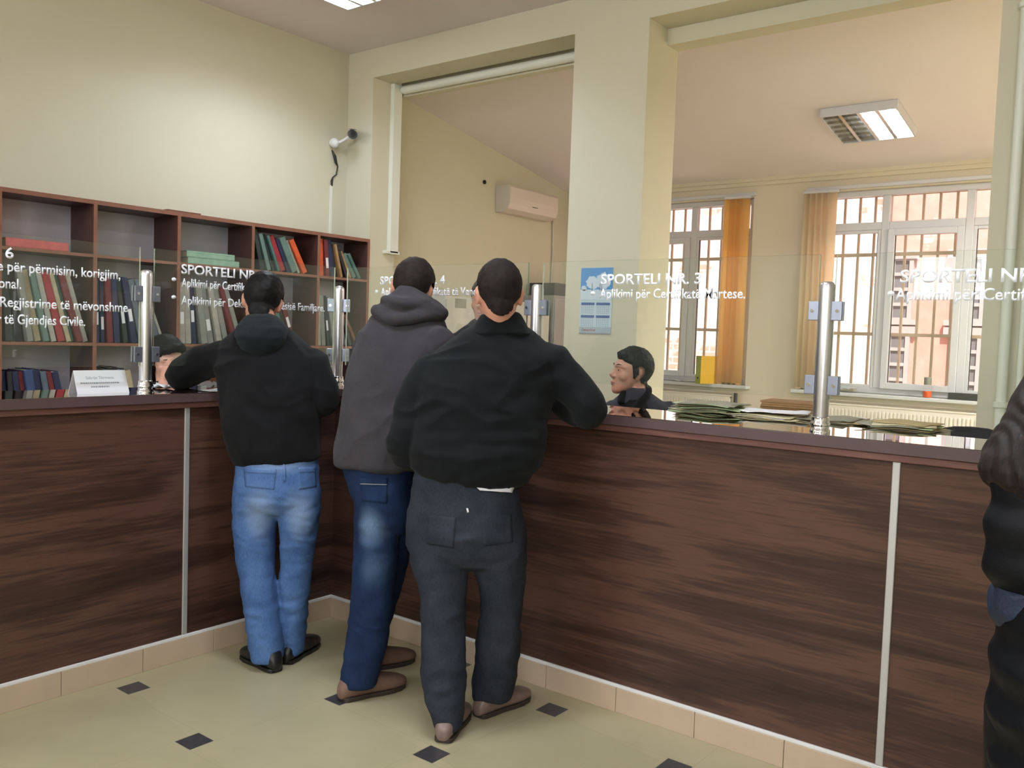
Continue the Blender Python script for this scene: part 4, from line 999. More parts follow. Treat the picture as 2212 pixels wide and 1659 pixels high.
def hair_shell(body, c, R, region, thick, mat, parent, scale=1.0, seed=0, name='hair'):
    """hair grown on the scalp: copies the scalp faces that satisfy region() outwards"""
    bm = bmesh.new(); bm.from_mesh(body.data); off = Vector(body.location)
    Ri = R.transposed()
    bm.normal_update(); val = {}
    for v in bm.verts:
        q = Ri @ (v.co + off - c) / scale; val[v] = region(q) if q.length < .2 else -1
    kill = [f for f in bm.faces if min(val[v] for v in f.verts) < -0.012]
    bmesh.ops.delete(bm, geom=kill, context='FACES')
    bmesh.ops.delete(bm, geom=[v for v in bm.verts if not v.link_faces], context='VERTS')
    for _ in range(4): bmesh.ops.smooth_vert(bm, verts=[v for v in bm.verts if v.is_boundary], factor=0.5, use_axis_x=True, use_axis_y=True, use_axis_z=True)
    for _ in range(3): bmesh.ops.smooth_vert(bm, verts=[v for v in bm.verts if not v.is_boundary], factor=0.5, use_axis_x=True, use_axis_y=True, use_axis_z=True)
    bm.normal_update()
    for v in bm.verts:
        q = Ri @ (v.co + off - c) / scale; k = max(0.0, min(1.0, (val[v] + .012) / .026)); k = k * k * (3 - 2 * k)
        t = thick(q) if callable(thick) else thick
        v.co += v.normal * scale * (k * t * (1 + .22 * noise.noise(q * 70 + Vector((seed, 0, 0))) + .12 * noise.noise(q * 190)) - .004 * (1 - k))
    mb = MB(); mb.bm.free(); mb.bm = bm; return mb.build(name, mat, parent, smooth=True, fix=False)
def short_region(q):
    """positive inside the scalp area of a short haircut"""
    front = .058 - 0.25 * abs(q.x)
    if q.y > .035: zl = front - .012 + (q.y - .035) * .35
    elif q.y > .002: zl = .048 - (.035 - q.y) * 2.0
    elif q.y > -.03: zl = .036 - (.002 - q.y) * .2 if abs(q.x) > .05 else -.2
    elif q.y > -.055: zl = -.02 - (-.03 - q.y) * 2.0
    else: zl = -.098
    if abs(q.x) > .0745 and -.036 < q.y < .012 and q.z < .036: return -1
    if abs(q.x) > .05 and -.022 < q.y < .012 and q.z < -.004: return -1
    if q.y > -.02 and q.z < -.05: return -1
    if q.z < -.052 and abs(q.x) > .046: return -1
    return q.z - zl
def eyes(c, R, parent, s=1.0, brow='hair_black'):
    loc = Vector(parent.location)
    for x in (-1, 1):
        m = MB(); m.ell(c + R @ Vector((x * .032, .0735, .003)) * s - loc, (.0125 * s, .0115 * s, .0095 * s), R, 14); e = m.build('eye', 'eye_white', parent, smooth=True)
        m = MB(); m.ell(c + R @ Vector((x * .032, .0825, .0035)) * s - loc, (.0058 * s, .0042 * s, .0058 * s), R, 12); m.build('iris', 'iris', e, smooth=True)
        m = MB(); m.tube([(c + R @ Vector(p) * s - loc, r * s) for p, r in (((x * .014, .0945, .027), .0032), ((x * .034, .0900, .034), .0044), ((x * .052, .0710, .028), .0028))], 8); m.build('eyebrow', brow, parent, smooth=True)
    m = MB(); m.tube([(c + R @ Vector(p) * s - loc, r * s) for p, r in (((-.021, .0855, -.0665), .0030), ((-.008, .0975, -.0645), .0050), ((.008, .0975, -.0645), .0050), ((.021, .0855, -.0665), .0030))], 8)
    m.tube([(c + R @ Vector(p) * s - loc, r * s) for p, r in (((-.017, .0860, -.0715), .0030), ((0, .0965, -.0745), .0055), ((.017, .0860, -.0715), .0030))], 8)
    m.build('lips', 'lips', parent, smooth=True)
def hand(bm, wrist, direction, palm_n, side=1, curl=.5, s=1.0):
    """palm with five bent fingers; direction = wrist to knuckles, palm_n = out of the palm, side = +1 thumb on the direction x palm_n side"""
    d = Vector(direction).normalized(); n = Vector(palm_n); n = (n - d * n.dot(d)).normalized(); t = d.cross(n) * side
    w = Vector(wrist); m = MB(); m.bm.free(); m.bm = bm
    class Q: pass
    rings = []
    for k, (u, a, b) in enumerate(((0, .027, .020), (.03, .035, .018), (.06, .041, .016), (.085, .041, .014))):
        q = Q(); q.c = w + d * u * s; q.l = t; q.d = n; q.a = a * s; q.b = b * s; rings.append(q)
    loft(bm, rings, 16, p=2.4, cap=.4)
    for k, (x, L, r) in enumerate(((.030, .072, .0088), (.010, .082, .0092), (-.010, .077, .0088), (-.029, .060, .0078))):
        p = w + d * .082 * s + t * x * s; dd = (d + t * x * 2.0).normalized(); pts = [(p - d * .012 * s, r * 1.05 * s)]; ang = 0.12 + .05 * k
        for seg, fr in enumerate((.42, .33, .25)):
            ang += curl * (.5, .75, .5)[seg]
            p = p + (dd * math.cos(ang) + n * math.sin(ang)) * L * fr * s; pts.append((p, r * (1 - .1 * (seg + 1)) * s))
        m.tube(pts, 10)
    p = w + d * .022 * s + t * .026 * s; pts = [(p, .0125 * s)]
    for k, (a, L) in enumerate(((.75, .038), (.55, .030), (.35, .024))):
        p = p + (d * math.cos(a) + t * math.sin(a) * .8 + n * (.25 + curl * .25)).normalized() * L * s; pts.append((p, (.0108, .0098, .0082)[k] * s))
    m.tube(pts, 10)
def shoe(parent, heel, d, mat, sole, L=.29, wd=.050, h=.075, nm='shoe', ankle=True):
    """heel: floor point under the heel end; d: direction of the toe"""
    d = hdir(Vector(d)); x = Vector((d.y, -d.x, 0)); H = Vector(heel)
    class Q: pass
    rings = []
    for u, a, zt in ((.0, .026, .055), (.02, .033, .074), (.07, .037, .080), (.12, .040, .072), (.17, .047, .058), (.22, .048, .048), (.26, .040, .040), (.284, .022, .032)):
        q = Q(); q.c = H + d * (u * L / .29) + Vector((0, 0, .012 + (zt - .012) / 2 * h / .075)); q.l = x; q.d = Vector((0, 0, 1)); q.a = a * wd / .05; q.b = (zt - .004) / 2 * h / .075; rings.append(q)
    bm = bmesh.new(); loft(bm, rings, 20, p=2.5, cap=.5)
    if ankle: MBx = MB(); MBx.bm.free(); MBx.bm = bm; MBx.tube([(H + d * .066 + Vector((0, 0, .045)), .036), (H + d * .072 + Vector((0, 0, .10)), .034)], 14)
    mb = fuse(bm, .006, 2); up = mb.build(nm, mat, parent, world=True, smooth=True)
    m = MB(); pts = []
    prof = ((.0, .022), (.012, .032), (.06, .037), (.11, .037), (.16, .046), (.21, .0495), (.25, .043), (.278, .026), (.286, .008))
    for u, a in prof: pts.append(H + d * (u * L / .29) + x * a * wd / .05)
    for u, a in reversed(prof): pts.append(H + d * (u * L / .29) - x * a * wd / .05)
    m.prism([p + Vector((0, 0, .001)) for p in pts], (0, 0, .017))
    for v in m.bm.verts: v.co -= Vector(parent.location)
    m.build('sole', sole, up, bevel=.003)
    return up
def foot(parent, ring, d, mat, sole, **kw):
    d = hdir(Vector(d)); return shoe(parent, (ring.c.x - d.x * .075, ring.c.y - d.y * .075, 0), d, mat, sole, **kw)
from mathutils.bvhtree import BVHTree
def patch_on(garment, corners, mat, nm, off=.0022, n=10, thick=.0009, parent=None):
    """flat fabric piece sewn on a garment: the quad of picture points laid on the garment's surface"""
    loc = Vector(garment.location)
    q = garment.parent
    while q: loc = loc + Vector(q.location); q = q.parent
    bm = bmesh.new(); bm.from_mesh(garment.data); tree = BVHTree.FromBMesh(bm); bm.free()
    m = MB(); V = []
    A, B, C_, D = [Vector((p[0], p[1], 0)) for p in corners]
    for i in range(n + 1):
        rw = []
        for j in range(n + 1):
            p = (A.lerp(B, i / n)).lerp(D.lerp(C_, i / n), j / n)
            d = (W(p.x, p.y, 1.0) - CAM).normalized(); hit = tree.ray_cast(CAM - loc, d)
            rw.append(None if hit[0] is None else m.bm.verts.new(hit[0] + hit[1] * off))
        V.append(rw)
    for i in range(n):
        for j in range(n):
            f = (V[i][j], V[i + 1][j], V[i + 1][j + 1], V[i][j + 1])
            if all(f) and max((f[0].co - f[2].co).length, (f[1].co - f[3].co).length) < .06: m.bm.faces.new(f)
    o = m.build(nm, mat, garment, smooth=True, fix=False); md = o.modifiers.new('thick', 'SOLIDIFY'); md.thickness = thick; md.offset = 1
    return o
def body_mesh(name, base, lab, build, voxel=.006, skin='skin'):
    bm = bmesh.new(); build(bm); mb = fuse(bm, voxel, 3 if voxel > .0045 else 4)
    for v in mb.bm.verts: v.co -= Vector(base)
    o = mb.build(name, skin, smooth=True, fix=False); o.location = base; tag(o, lab, 'person'); return o
def garment(name, mat, parent, build, voxel=.009, disp=None, smooth=3):
    bm = bmesh.new(); build(bm); mb = fuse(bm, voxel, smooth, disp)
    return mb.build(name, mat, parent, world=True, smooth=True, fix=False)
# ---- the man in the black jacket leaning on the long counter
def man_black_jacket():
    T = [Ring((899, 1016, 3.28), (1121, 1052, 3.28), .130), Ring((890, 1003, 3.28), (1140, 1040, 3.28), .145), Ring((880, 965, 3.28), (1168, 1000, 3.28), .155), Ring((884, 905, 3.29), (1182, 930, 3.29), .150),
         Ring((890, 855, 3.29), (1190, 870, 3.29), .145), Ring((900, 810, 3.30), (1205, 815, 3.30), .140), Ring((918, 778, 3.30), (1208, 780, 3.30), .125), Ring((952, 748, 3.30), (1188, 750, 3.30), .105), Ring((995, 722, 3.30), (1158, 724, 3.30), .085), Ring((1022, 704, 3.30), (1138, 706, 3.30), .072)]
    larm = [(W(938, 800, 3.30), .075), (W(897, 870, 3.29), .070), (W(873, 965, 3.27), .064), (W(900, 975, 3.40), .056), (W(925, 930, 3.58), .045), (W(938, 905, 3.66), .040)]
    rarm = [(W(1185, 785, 3.30), .078), (W(1240, 838, 3.29), .072), (W(1273, 882, 3.27), .066), (W(1245, 885, 3.38), .058), (W(1205, 862, 3.52), .048), (W(1178, 856, 3.60), .042)]
    P = [Ring((899, 1000, 3.29), (1122, 1025, 3.29), .115), Ring((893, 1050, 3.29), (1118, 1065, 3.29), .128), Ring((882, 1100, 3.29), (1128, 1108, 3.29), .142), Ring((878, 1145, 3.29), (1135, 1150, 3.29), .145), Ring((881, 1185, 3.29), (1136, 1190, 3.29), .130)]
    LL = [px_ring(y, a, b, w, d) for y, a, b, w, d in ((1165, 882, 1012, 3.29, .115), (1215, 888, 1012, 3.28, .105), (1260, 903, 1009, 3.27, .095), (1310, 910, 1005, 3.26, .086), (1370, 909, 1003, 3.25, .080), (1430, 908, 1007, 3.23, .082), (1490, 915, 1005, 3.22, .078), (1535, 927, 1002, 3.215, .072), (1568, 938, 999, 3.21, .068))]
    LR = [px_ring(y, a, b, w, d) for y, a, b, w, d in ((1165, 1006, 1136, 3.29, .115), (1215, 1018, 1136, 3.30, .105), (1260, 1034, 1132, 3.32, .095), (1310, 1039, 1126, 3.34, .085), (1370, 1030, 1124, 3.36, .080), (1430, 1026, 1120, 3.38, .080), (1475, 1022, 1112, 3.40, .074), (1506, 1021, 1103, 3.41, .070))]
    hc, hR = head_frame(W(1078, 640, 3.27), CF * .96 + CR * -.10 + Vector((0, 0, -.22)), (0, 0, 1))
    base = (1.30, -.42, 0)
    def body(bm):
        head_parts(bm, hc, hR, 1.02, W(1080, 715, 3.30))
        loft(bm, T, inset=.018, cap=.05, cap2=.5); loft(bm, P, inset=.014); loft(bm, LL[:-1], 20, inset=.022, cap2=.05); loft(bm, LR[:-1], 20, inset=.022, cap2=.05)
        limb(bm, larm, .014); limb(bm, rarm, .014)
        hand(bm, W(940, 903, 3.67), Vector((-.1, 1, .05)), (0, 0, -1), 1, .35); hand(bm, W(1176, 856, 3.61), Vector((-.75, .65, -.05)), (0, 0, -1), -1, .35)
    b = body_mesh('person', base, 'short-haired man in black jacket and dark grey jeans leaning on the long counter', body, .0065)
    def jk(bm):
        loft(bm, T, cap=.1, cap2=.5); limb(bm, larm); limb(bm, rarm)
    f1 = folds(.016, 7, (1, 1, 1.5), 3); z0 = W(1000, 960, 3.28).z
    def d(co, no):
        k = max(0, min(1, (z0 + .12 - co.z) / .12)); return f1(co, no) * .8 + k * .009 * noise.noise(Vector((co.x * 5, co.y * 5, co.z * 26)))
    j = garment('jacket', 'jacket_black', b, jk, .0075, d)
    # stand-up collar
    def col(bm):
        C = [Ring((1012, 722, 3.29), (1148, 722, 3.29), .088), Ring((1022, 705, 3.285), (1138, 703, 3.285), .076), Ring((1033, 688, 3.28), (1128, 684, 3.28), .070), Ring((1040, 680, 3.28), (1122, 676, 3.28), .066)]
        loft(bm, C, cap=.1)
    garment('collar', 'jacket_black', j, col, .006, folds(.003, 14, seed=2), 2)
    # waistband of the blouson
    def wb(bm): loft(bm, [Ring((900, 1014, 3.28), (1120, 1051, 3.28), .133), Ring((894, 996, 3.28), (1136, 1032, 3.28), .145)], cap=.1)
    garment('waistband', 'jacket_black', j, wb, .008, lambda co, no: .0016 * math.sin(co.x * 260 + co.y * 200), 2)
    def tr(bm): loft(bm, P); loft(bm, LL, 22, cap2=.05); loft(bm, LR, 22, cap2=.05)
    g = folds(.009, 9, (1, 1, 1.3), 9)
    t = garment('trousers', 'trouser_grey', b, tr, .0075, g)
    def st(bm): loft(bm, [Ring((990, 1018, 3.275), (1108, 1050, 3.275), .10), Ring((1008, 1042, 3.272), (1104, 1060, 3.272), .134), Ring((1024, 1052, 3.272), (1100, 1060, 3.272), .136)], cap=.05)
    patch_on(t, [(996, 1020), (1110, 1044), (1102, 1064), (1036, 1060)], 'shirt_white', 'shirt_tail', .010, 12, .002)
    patch_on(t, [(925, 1112), (985, 1118), (980, 1185), (922, 1175)], 'trouser_grey', 'back_pocket', .0018)
    patch_on(t, [(1040, 1112), (1105, 1110), (1108, 1172), (1045, 1180)], 'trouser_grey', 'back_pocket', .0018)
    patch_on(t, [(1007, 1098), (1011, 1098), (1013, 1106), (1009, 1107)], 'shirt_white', 'pocket_label', .005, 3)
    hair_shell(b, hc, hR, short_region, lambda q: .007 + .006 * max(0, q.z / .12), 'hair_crop', b, 1.02, 3)
    eyes(hc, hR, b, 1.02)
    foot(b, LL[-1], (-.45, .9, 0), 'shoe_taupe', 'sole_dark', h=.09, wd=.052); foot(b, LR[-1], (.08, 1, 0), 'shoe_taupe', 'sole_dark', h=.09, wd=.052)
man_black_jacket()

# ---- the man in the charcoal hooded jacket
def man_grey_hood():
    T = [Ring((722, 1000, 3.58), (905, 1012, 3.58), .145), Ring((726, 960, 3.59), (925, 965, 3.59), .155), Ring((738, 890, 3.60), (950, 890, 3.60), .160), Ring((750, 820, 3.62), (968, 820, 3.62), .155), Ring((762, 760, 3.64), (978, 765, 3.64), .145), Ring((778, 718, 3.66), (975, 725, 3.66), .125), Ring((800, 688, 3.67), (958, 695, 3.67), .105), Ring((828, 668, 3.68), (935, 672, 3.68), .085)]
    larm = [(W(800, 745, 3.70), .070), (W(795, 810, 3.80), .066), (W(800, 872, 3.90), .060), (W(840, 865, 4.00), .052), (W(880, 850, 4.10), .042)]
    rarm = [(W(945, 745, 3.60), .076), (W(985, 810, 3.62), .070), (W(1010, 875, 3.66), .062), (W(1000, 868, 3.80), .052), (W(985, 850, 3.92), .042)]
    P = [Ring((738, 990, 3.58), (893, 1000, 3.58), .125), Ring((752, 1040, 3.58), (893, 1045, 3.58), .135), Ring((768, 1085, 3.58), (893, 1090, 3.58), .140), Ring((772, 1120, 3.58), (892, 1125, 3.58), .125)]
    LL = [px_ring(y, a, b, w, d) for y, a, b, w, d in ((1095, 768, 868, 3.56, .10), (1150, 768, 862, 3.56, .095), (1210, 764, 858, 3.55, .088), (1270, 760, 850, 3.54, .080), (1330, 755, 845, 3.53, .076), (1390, 747, 836, 3.52, .074), (1440, 740, 822, 3.51, .072), (1478, 736, 812, 3.51, .068))]
    LR = [px_ring(y, a, b, w, d) for y, a, b, w, d in ((1095, 800, 892, 3.62, .10), (1150, 805, 891, 3.66, .095), (1210, 806, 881, 3.70, .085), (1270, 800, 868, 3.74, .078), (1330, 790, 848, 3.77, .072), (1375, 782, 833, 3.79, .068), (1402, 778, 826, 3.80, .066))]
    hc, hR = head_frame(W(889, 628, 3.74), Vector((-.60, .74, -.50)), (0, .35, 1))
    base = (.79, -.42, 0)
    def body(bm):
        head_parts(bm, hc, hR, 1.02, W(880, 690, 3.68))
        loft(bm, T, inset=.018, cap=.05, cap2=.5); loft(bm, P, inset=.014); loft(bm, LL[:-1], 20, inset=.022, cap2=.05); loft(bm, LR[:-1], 20, inset=.022, cap2=.05)
        limb(bm, larm, .014); limb(bm, rarm, .014)
        hand(bm, W(880, 850, 4.10), Vector((.5, .8, -.05)), (0, 0, -1), 1, .4); hand(bm, W(985, 850, 3.92), Vector((-.6, .8, 0)), (0, 0, -1), -1, .4)
    b = body_mesh('person', base, 'tall man in charcoal hooded jacket and dark blue jeans standing between the two others', body, .0065)
    def jk(bm): loft(bm, T, cap=.1, cap2=.5); limb(bm, larm); limb(bm, rarm)
    j = garment('jacket', 'jacket_grey', b, jk, .0075, folds(.013, 6, (1, 1, .8), 21))
    def hd(bm):
        loft(bm, [Ring((812, 700, 3.66), (962, 690, 3.66), .085), Ring((808, 682, 3.655), (968, 678, 3.655), .105), Ring((818, 662, 3.655), (958, 662, 3.655), .115), Ring((838, 640, 3.66), (938, 645, 3.66), .10), Ring((858, 622, 3.665), (912, 632, 3.665), .07)], cap=.3)
        limb(bm, [(W(815, 672, 3.62), .030), (W(850, 690, 3.56), .028), (W(900, 685, 3.56), .026), (W(955, 676, 3.62), .026)])
        limb(bm, [(W(835, 650, 3.60), .026), (W(870, 655, 3.55), .024), (W(920, 655, 3.58), .022)])
    garment('hood', 'jacket_grey', j, hd, .007, folds(.005, 12, (1, 1, 2.2), 4))
    jm = m_denim('dark blue denim', (18, 30, 54), (36, 53, 84), (112, 140, 172), [(W(795, 1140, 3.45) - Vector(base), (.07, .16, .11), .75), (W(800, 1230, 3.45) - Vector(base), (.06, .16, .10), .25)])
    def tr(bm): loft(bm, P); loft(bm, LL, 22, cap2=.05); loft(bm, LR, 22, cap2=.05)
    f0 = folds(.007, 8, (1, 1, 1.6), 31)
    t = garment('jeans', jm, b, tr, .0075, f0)
    patch_on(t, [(776, 1030), (838, 1032), (836, 1088), (782, 1082)], jm, 'back_pocket', .0018)
    patch_on(t, [(779, 1044), (836, 1046), (836, 1048), (779, 1046)], 'thread', 'pocket_seam', .0045, 8, .0006)
    hair_shell(b, hc, hR, short_region, lambda q: .008 + .010 * max(0, q.z / .12), 'hair_crop', b, 1.02, 8)
    eyes(hc, hR, b, 1.02)
    foot(b, LL[-1], (.25, 1, 0), 'shoe_brown', 'sole_dark', h=.102, wd=.054); foot(b, LR[-1], (.28, 1, 0), 'shoe_brown', 'sole_dark', h=.102, wd=.054)
man_grey_hood()

# ---- the man in the black hooded top and light jeans
def man_light_jeans():
    T = [Ring((510, 1000, 3.84), (690, 988, 3.84), .125), Ring((494, 968, 3.84), (689, 965, 3.84), .138), Ring((484, 920, 3.84), (690, 920, 3.84), .142), Ring((476, 865, 3.85), (694, 865, 3.85), .142), Ring((470, 810, 3.86), (702, 815, 3.86), .140), Ring((466, 770, 3.87), (694, 778, 3.87), .130), Ring((482, 738, 3.88), (670, 745, 3.88), .110), Ring((505, 718, 3.89), (645, 724, 3.89), .09), Ring((528, 704, 3.90), (618, 706, 3.90), .07)]
    larm = [(W(485, 775, 3.88), .076), (W(435, 782, 3.90), .070), (W(393, 806, 3.90), .062), (W(398, 812, 4.00), .054), (W(425, 806, 4.13), .046), (W(445, 802, 4.20), .040)]
    rarm = [(W(672, 785, 3.87), .076), (W(694, 838, 3.85), .068), (W(698, 868, 3.85), .062), (W(682, 862, 3.97), .055), (W(650, 840, 4.12), .045), (W(630, 832, 4.20), .040)]
    P = [Ring((513, 975, 3.84), (686, 975, 3.84), .115), Ring((513, 1010, 3.84), (687, 1010, 3.84), .125), Ring((508, 1050, 3.84), (690, 1050, 3.84), .138), Ring((506, 1080, 3.84), (691, 1080, 3.84), .132)]
    LL = [px_ring(y, a, b, w, d) for y, a, b, w, d in ((1060, 507, 602, 3.84, .115), (1105, 505, 600, 3.84, .105), (1150, 506, 594, 3.83, .095), (1210, 513, 590, 3.82, .084), (1270, 522, 596, 3.81, .080), (1330, 531, 604, 3.80, .080), (1385, 538, 611, 3.79, .078), (1424, 546, 611, 3.78, .070))]
    LR = [px_ring(y, a, b, w, d) for y, a, b, w, d in ((1060, 598, 691, 3.84, .115), (1105, 602, 690, 3.84, .105), (1150, 607, 684, 3.85, .095), (1210, 607, 675, 3.86, .082), (1270, 604, 668, 3.87, .078), (1330, 606, 662, 3.88, .078), (1380, 610, 657, 3.89, .074), (1408, 612, 654, 3.89, .068))]
    hc, hR = head_frame(W(566, 655, 3.96), Vector((-.80, .60, -.40)), (0, .2, 1))
    base = (.33, -.55, 0)
    def body(bm):
        head_parts(bm, hc, hR, 1.0, W(572, 712, 3.90))
        loft(bm, T, inset=.018, cap=.05, cap2=.5); loft(bm, P, inset=.014); loft(bm, LL[:-1], 20, inset=.022, cap2=.05); loft(bm, LR[:-1], 20, inset=.022, cap2=.05)
        limb(bm, larm, .014); limb(bm, rarm, .014)
        hand(bm, W(445, 802, 4.20), Vector((-.6, .7, -.1)), (0, 0, -1), 1, .4); hand(bm, W(630, 832, 4.20), Vector((-.8, .5, -.1)), (0, 0, -1), -1, .5)
    b = body_mesh('person', base, 'man in black hooded top and light blue jeans with his elbow on the side counter', body, .0065)
    def jk(bm): loft(bm, T, cap=.1, cap2=.5); limb(bm, larm); limb(bm, rarm)
    j = garment('jacket', 'hoodie_black', b, jk, .0075, folds(.013, 7, (1, 1, 1.1), 41))
    def hd(bm):
        loft(bm, [Ring((538, 768, 3.80), (594, 770, 3.80), .045), Ring((520, 750, 3.79), (608, 752, 3.79), .07), Ring((510, 728, 3.79), (618, 730, 3.79), .09), Ring((512, 708, 3.81), (618, 710, 3.81), .10), Ring((524, 692, 3.84), (608, 694, 3.84), .085)], cap=.5)
    garment('hood', 'hood_dark', j, hd, .007, folds(.006, 11, (1, 1, 1.6), 14))
    jm = m_denim('light blue denim', (54, 82, 130), (90, 120, 166), (158, 182, 214), [(W(560, 1110, 3.72) - Vector(base), (.09, .12, .16), .55), (W(645, 1115, 3.72) - Vector(base), (.08, .12, .16), .5), (W(600, 1005, 3.72) - Vector(base), (.25, .2, .05), .35)])
    def tr(bm): loft(bm, P); loft(bm, LL, 22, cap2=.05); loft(bm, LR, 22, cap2=.05)
    f0 = folds(.006, 9, (1, 1, 1.8), 51)
    zk = W(560, 1290, 3.8).z
    t = garment('jeans', jm, b, tr, .0075, lambda co, no: f0(co, no) + .006 * max(0, 1 - abs(co.z - zk + .12) / .30) * noise.noise(Vector((co.x * 9, co.y * 9, co.z * 34))))
    patch_on(t, [(526, 1010), (598, 1013), (592, 1058), (530, 1052)], jm, 'back_pocket', .0018)
    patch_on(t, [(644, 1010), (681, 1008), (683, 1052), (646, 1058)], jm, 'back_pocket', .0018)
    for c4 in ([(528, 1018), (596, 1021), (596, 1023), (528, 1020)], [(645, 1018), (681, 1016), (681, 1018), (645, 1020)], [(611, 992), (615, 992), (617, 1040), (613, 1040)]): patch_on(t, c4, jm, 'seam', .005, 8, .0008)
    hair_shell(b, hc, hR, short_region, lambda q: .010 + .012 * max(0, q.z / .12), 'hair_black', b, 1.0, 5)
    eyes(hc, hR, b)
    foot(b, LL[-1], (-1, .12, 0), 'shoe_black', 'shoe_black', L=.27, h=.095, wd=.054); foot(b, LR[-1], (-.40, .92, 0), 'shoe_black', 'shoe_black', h=.095, wd=.054)
man_light_jeans()

# ---- the seated clerk behind the long counter
def clerk_man():
    w = 4.62
    T = [px_ring(y, a, b, w, d) for y, a, b, d in ((1090, 1325, 1445, .12), (1010, 1318, 1452, .125), (950, 1312, 1460, .125), (905, 1308, 1464, .12), (880, 1311, 1452, .105), (864, 1326, 1428, .09), (850, 1342, 1406, .075))]
    larm = [(W(1325, 890, w - .02), .062), (W(1316, 940, w - .1), .055), (W(1320, 990, w - .15), .05), (W(1345, 975, w - .35), .042)]
    rarm = [(W(1444, 892, w), .064), (W(1462, 940, w - .05), .056), (W(1466, 1000, w - .1), .05), (W(1430, 985, w - .33), .042)]
    H = hdir(CF); Rr = hdir(CR)
    hc, hR = head_frame(W(1363, 805, w), Rr * -.95 - H * .24 + Vector((0, 0, .12)), Rr * .12 + Vector((0, 0, 1)))
    c0 = W(1385, 1000, w); base = (c0.x, c0.y, 0)
    hip = Vector((c0.x, c0.y, .56)); fw = Vector((-.15, -1, 0)).normalized(); sd = Vector((fw.y, -fw.x, 0))
    legs = []
    for s in (-1, 1): legs.append([(hip + sd * s * .09, .085), (hip + sd * s * .10 + fw * .22, .075), (hip + sd * s * .10 + fw * .40 + Vector((0, 0, -.02)), .062), (hip + sd * s * .10 + fw * .41 + Vector((0, 0, -.28)), .052), (hip + sd * s * .10 + fw * .40 + Vector((0, 0, -.46)), .044)])
    def body(bm):
        head_parts(bm, hc, hR, .98, W(1378, 862, w), 1.5); loft(bm, T, inset=.014); limb(bm, larm, .012); limb(bm, rarm, .012)
        for l in legs: limb(bm, l, .012)
        limb(bm, [(c0, .12), (hip, .13)])
        hand(bm, W(1345, 975, w - .35), fw, (0, 0, -1), 1, .3, .95); hand(bm, W(1430, 985, w - .33), fw, (0, 0, -1), -1, .3, .95)
    b = body_mesh('person', base, 'clerk with short dark hair in profile seated behind the number 3 glass screen', body, .0042, 'skin')
    def jk(bm): loft(bm, T, cap=.1, cap2=.5); limb(bm, larm); limb(bm, rarm); limb(bm, [(c0, .135), (hip, .14)])
    j = garment('jacket', 'clerk_jacket', b, jk, .008, folds(.006, 9, seed=61))
    def cl(bm):
        limb(bm, [(W(1340, 868, w - .09), .016), (W(1348, 848, w - .03), .017), (W(1372, 838, w + .07), .018), (W(1398, 838, w + .04), .018), (W(1398, 852, w - .06), .018), (W(1374, 880, w - .12), .018), (W(1362, 900, w - .14), .016)])
        loft(bm, [px_ring(905, 1340, 1400, w - .05, .085), px_ring(880, 1340, 1402, w - .05, .085), px_ring(862, 1347, 1400, w - .02, .07)], cap=.2)
    garment('collar', 'clerk_collar', j, cl, .005, folds(.003, 16, seed=6), 2)
    def tr(bm):
        for l in legs: limb(bm, l)
        limb(bm, [(hip + Vector((0, 0, .06)), .135), (hip, .145)])
    garment('trousers', 'clerk_collar', b, tr, .01, folds(.005, 8, seed=66))
    def region(q):
        if q.y > .03: zl = .064 - .004 + (.03 - min(q.y, .03)); zl = .066 - .5 * max(0, abs(q.x) - .03)
        elif q.y > .010: zl = .05 - (.03 - q.y) * 4.0
        elif q.y > -.010 and abs(q.x) > .04: zl = -.026 if q.y > -.002 else -.006
        else: return short_region(q)
        return q.z - zl
    def th(q): return .010 + .012 * max(0, q.z / .12) + (.004 if q.y > .05 else 0)
    hair_shell(b, hc, hR, region, th, 'hair_black', b, .98, 2)
    eyes(hc, hR, b, .98)
    for s in (-1, 1):
        hl = hip + sd * s * .10 + fw * .35; shoe(b, (hl.x, hl.y, 0), fw, 'shoe_black', 'shoe_black', nm='shoe')
    return base
cb = clerk_man()
office_chair((cb[0] + .02, cb[1] + .03, 0), math.radians(-8) , 'office chair under the seated clerk in profile')

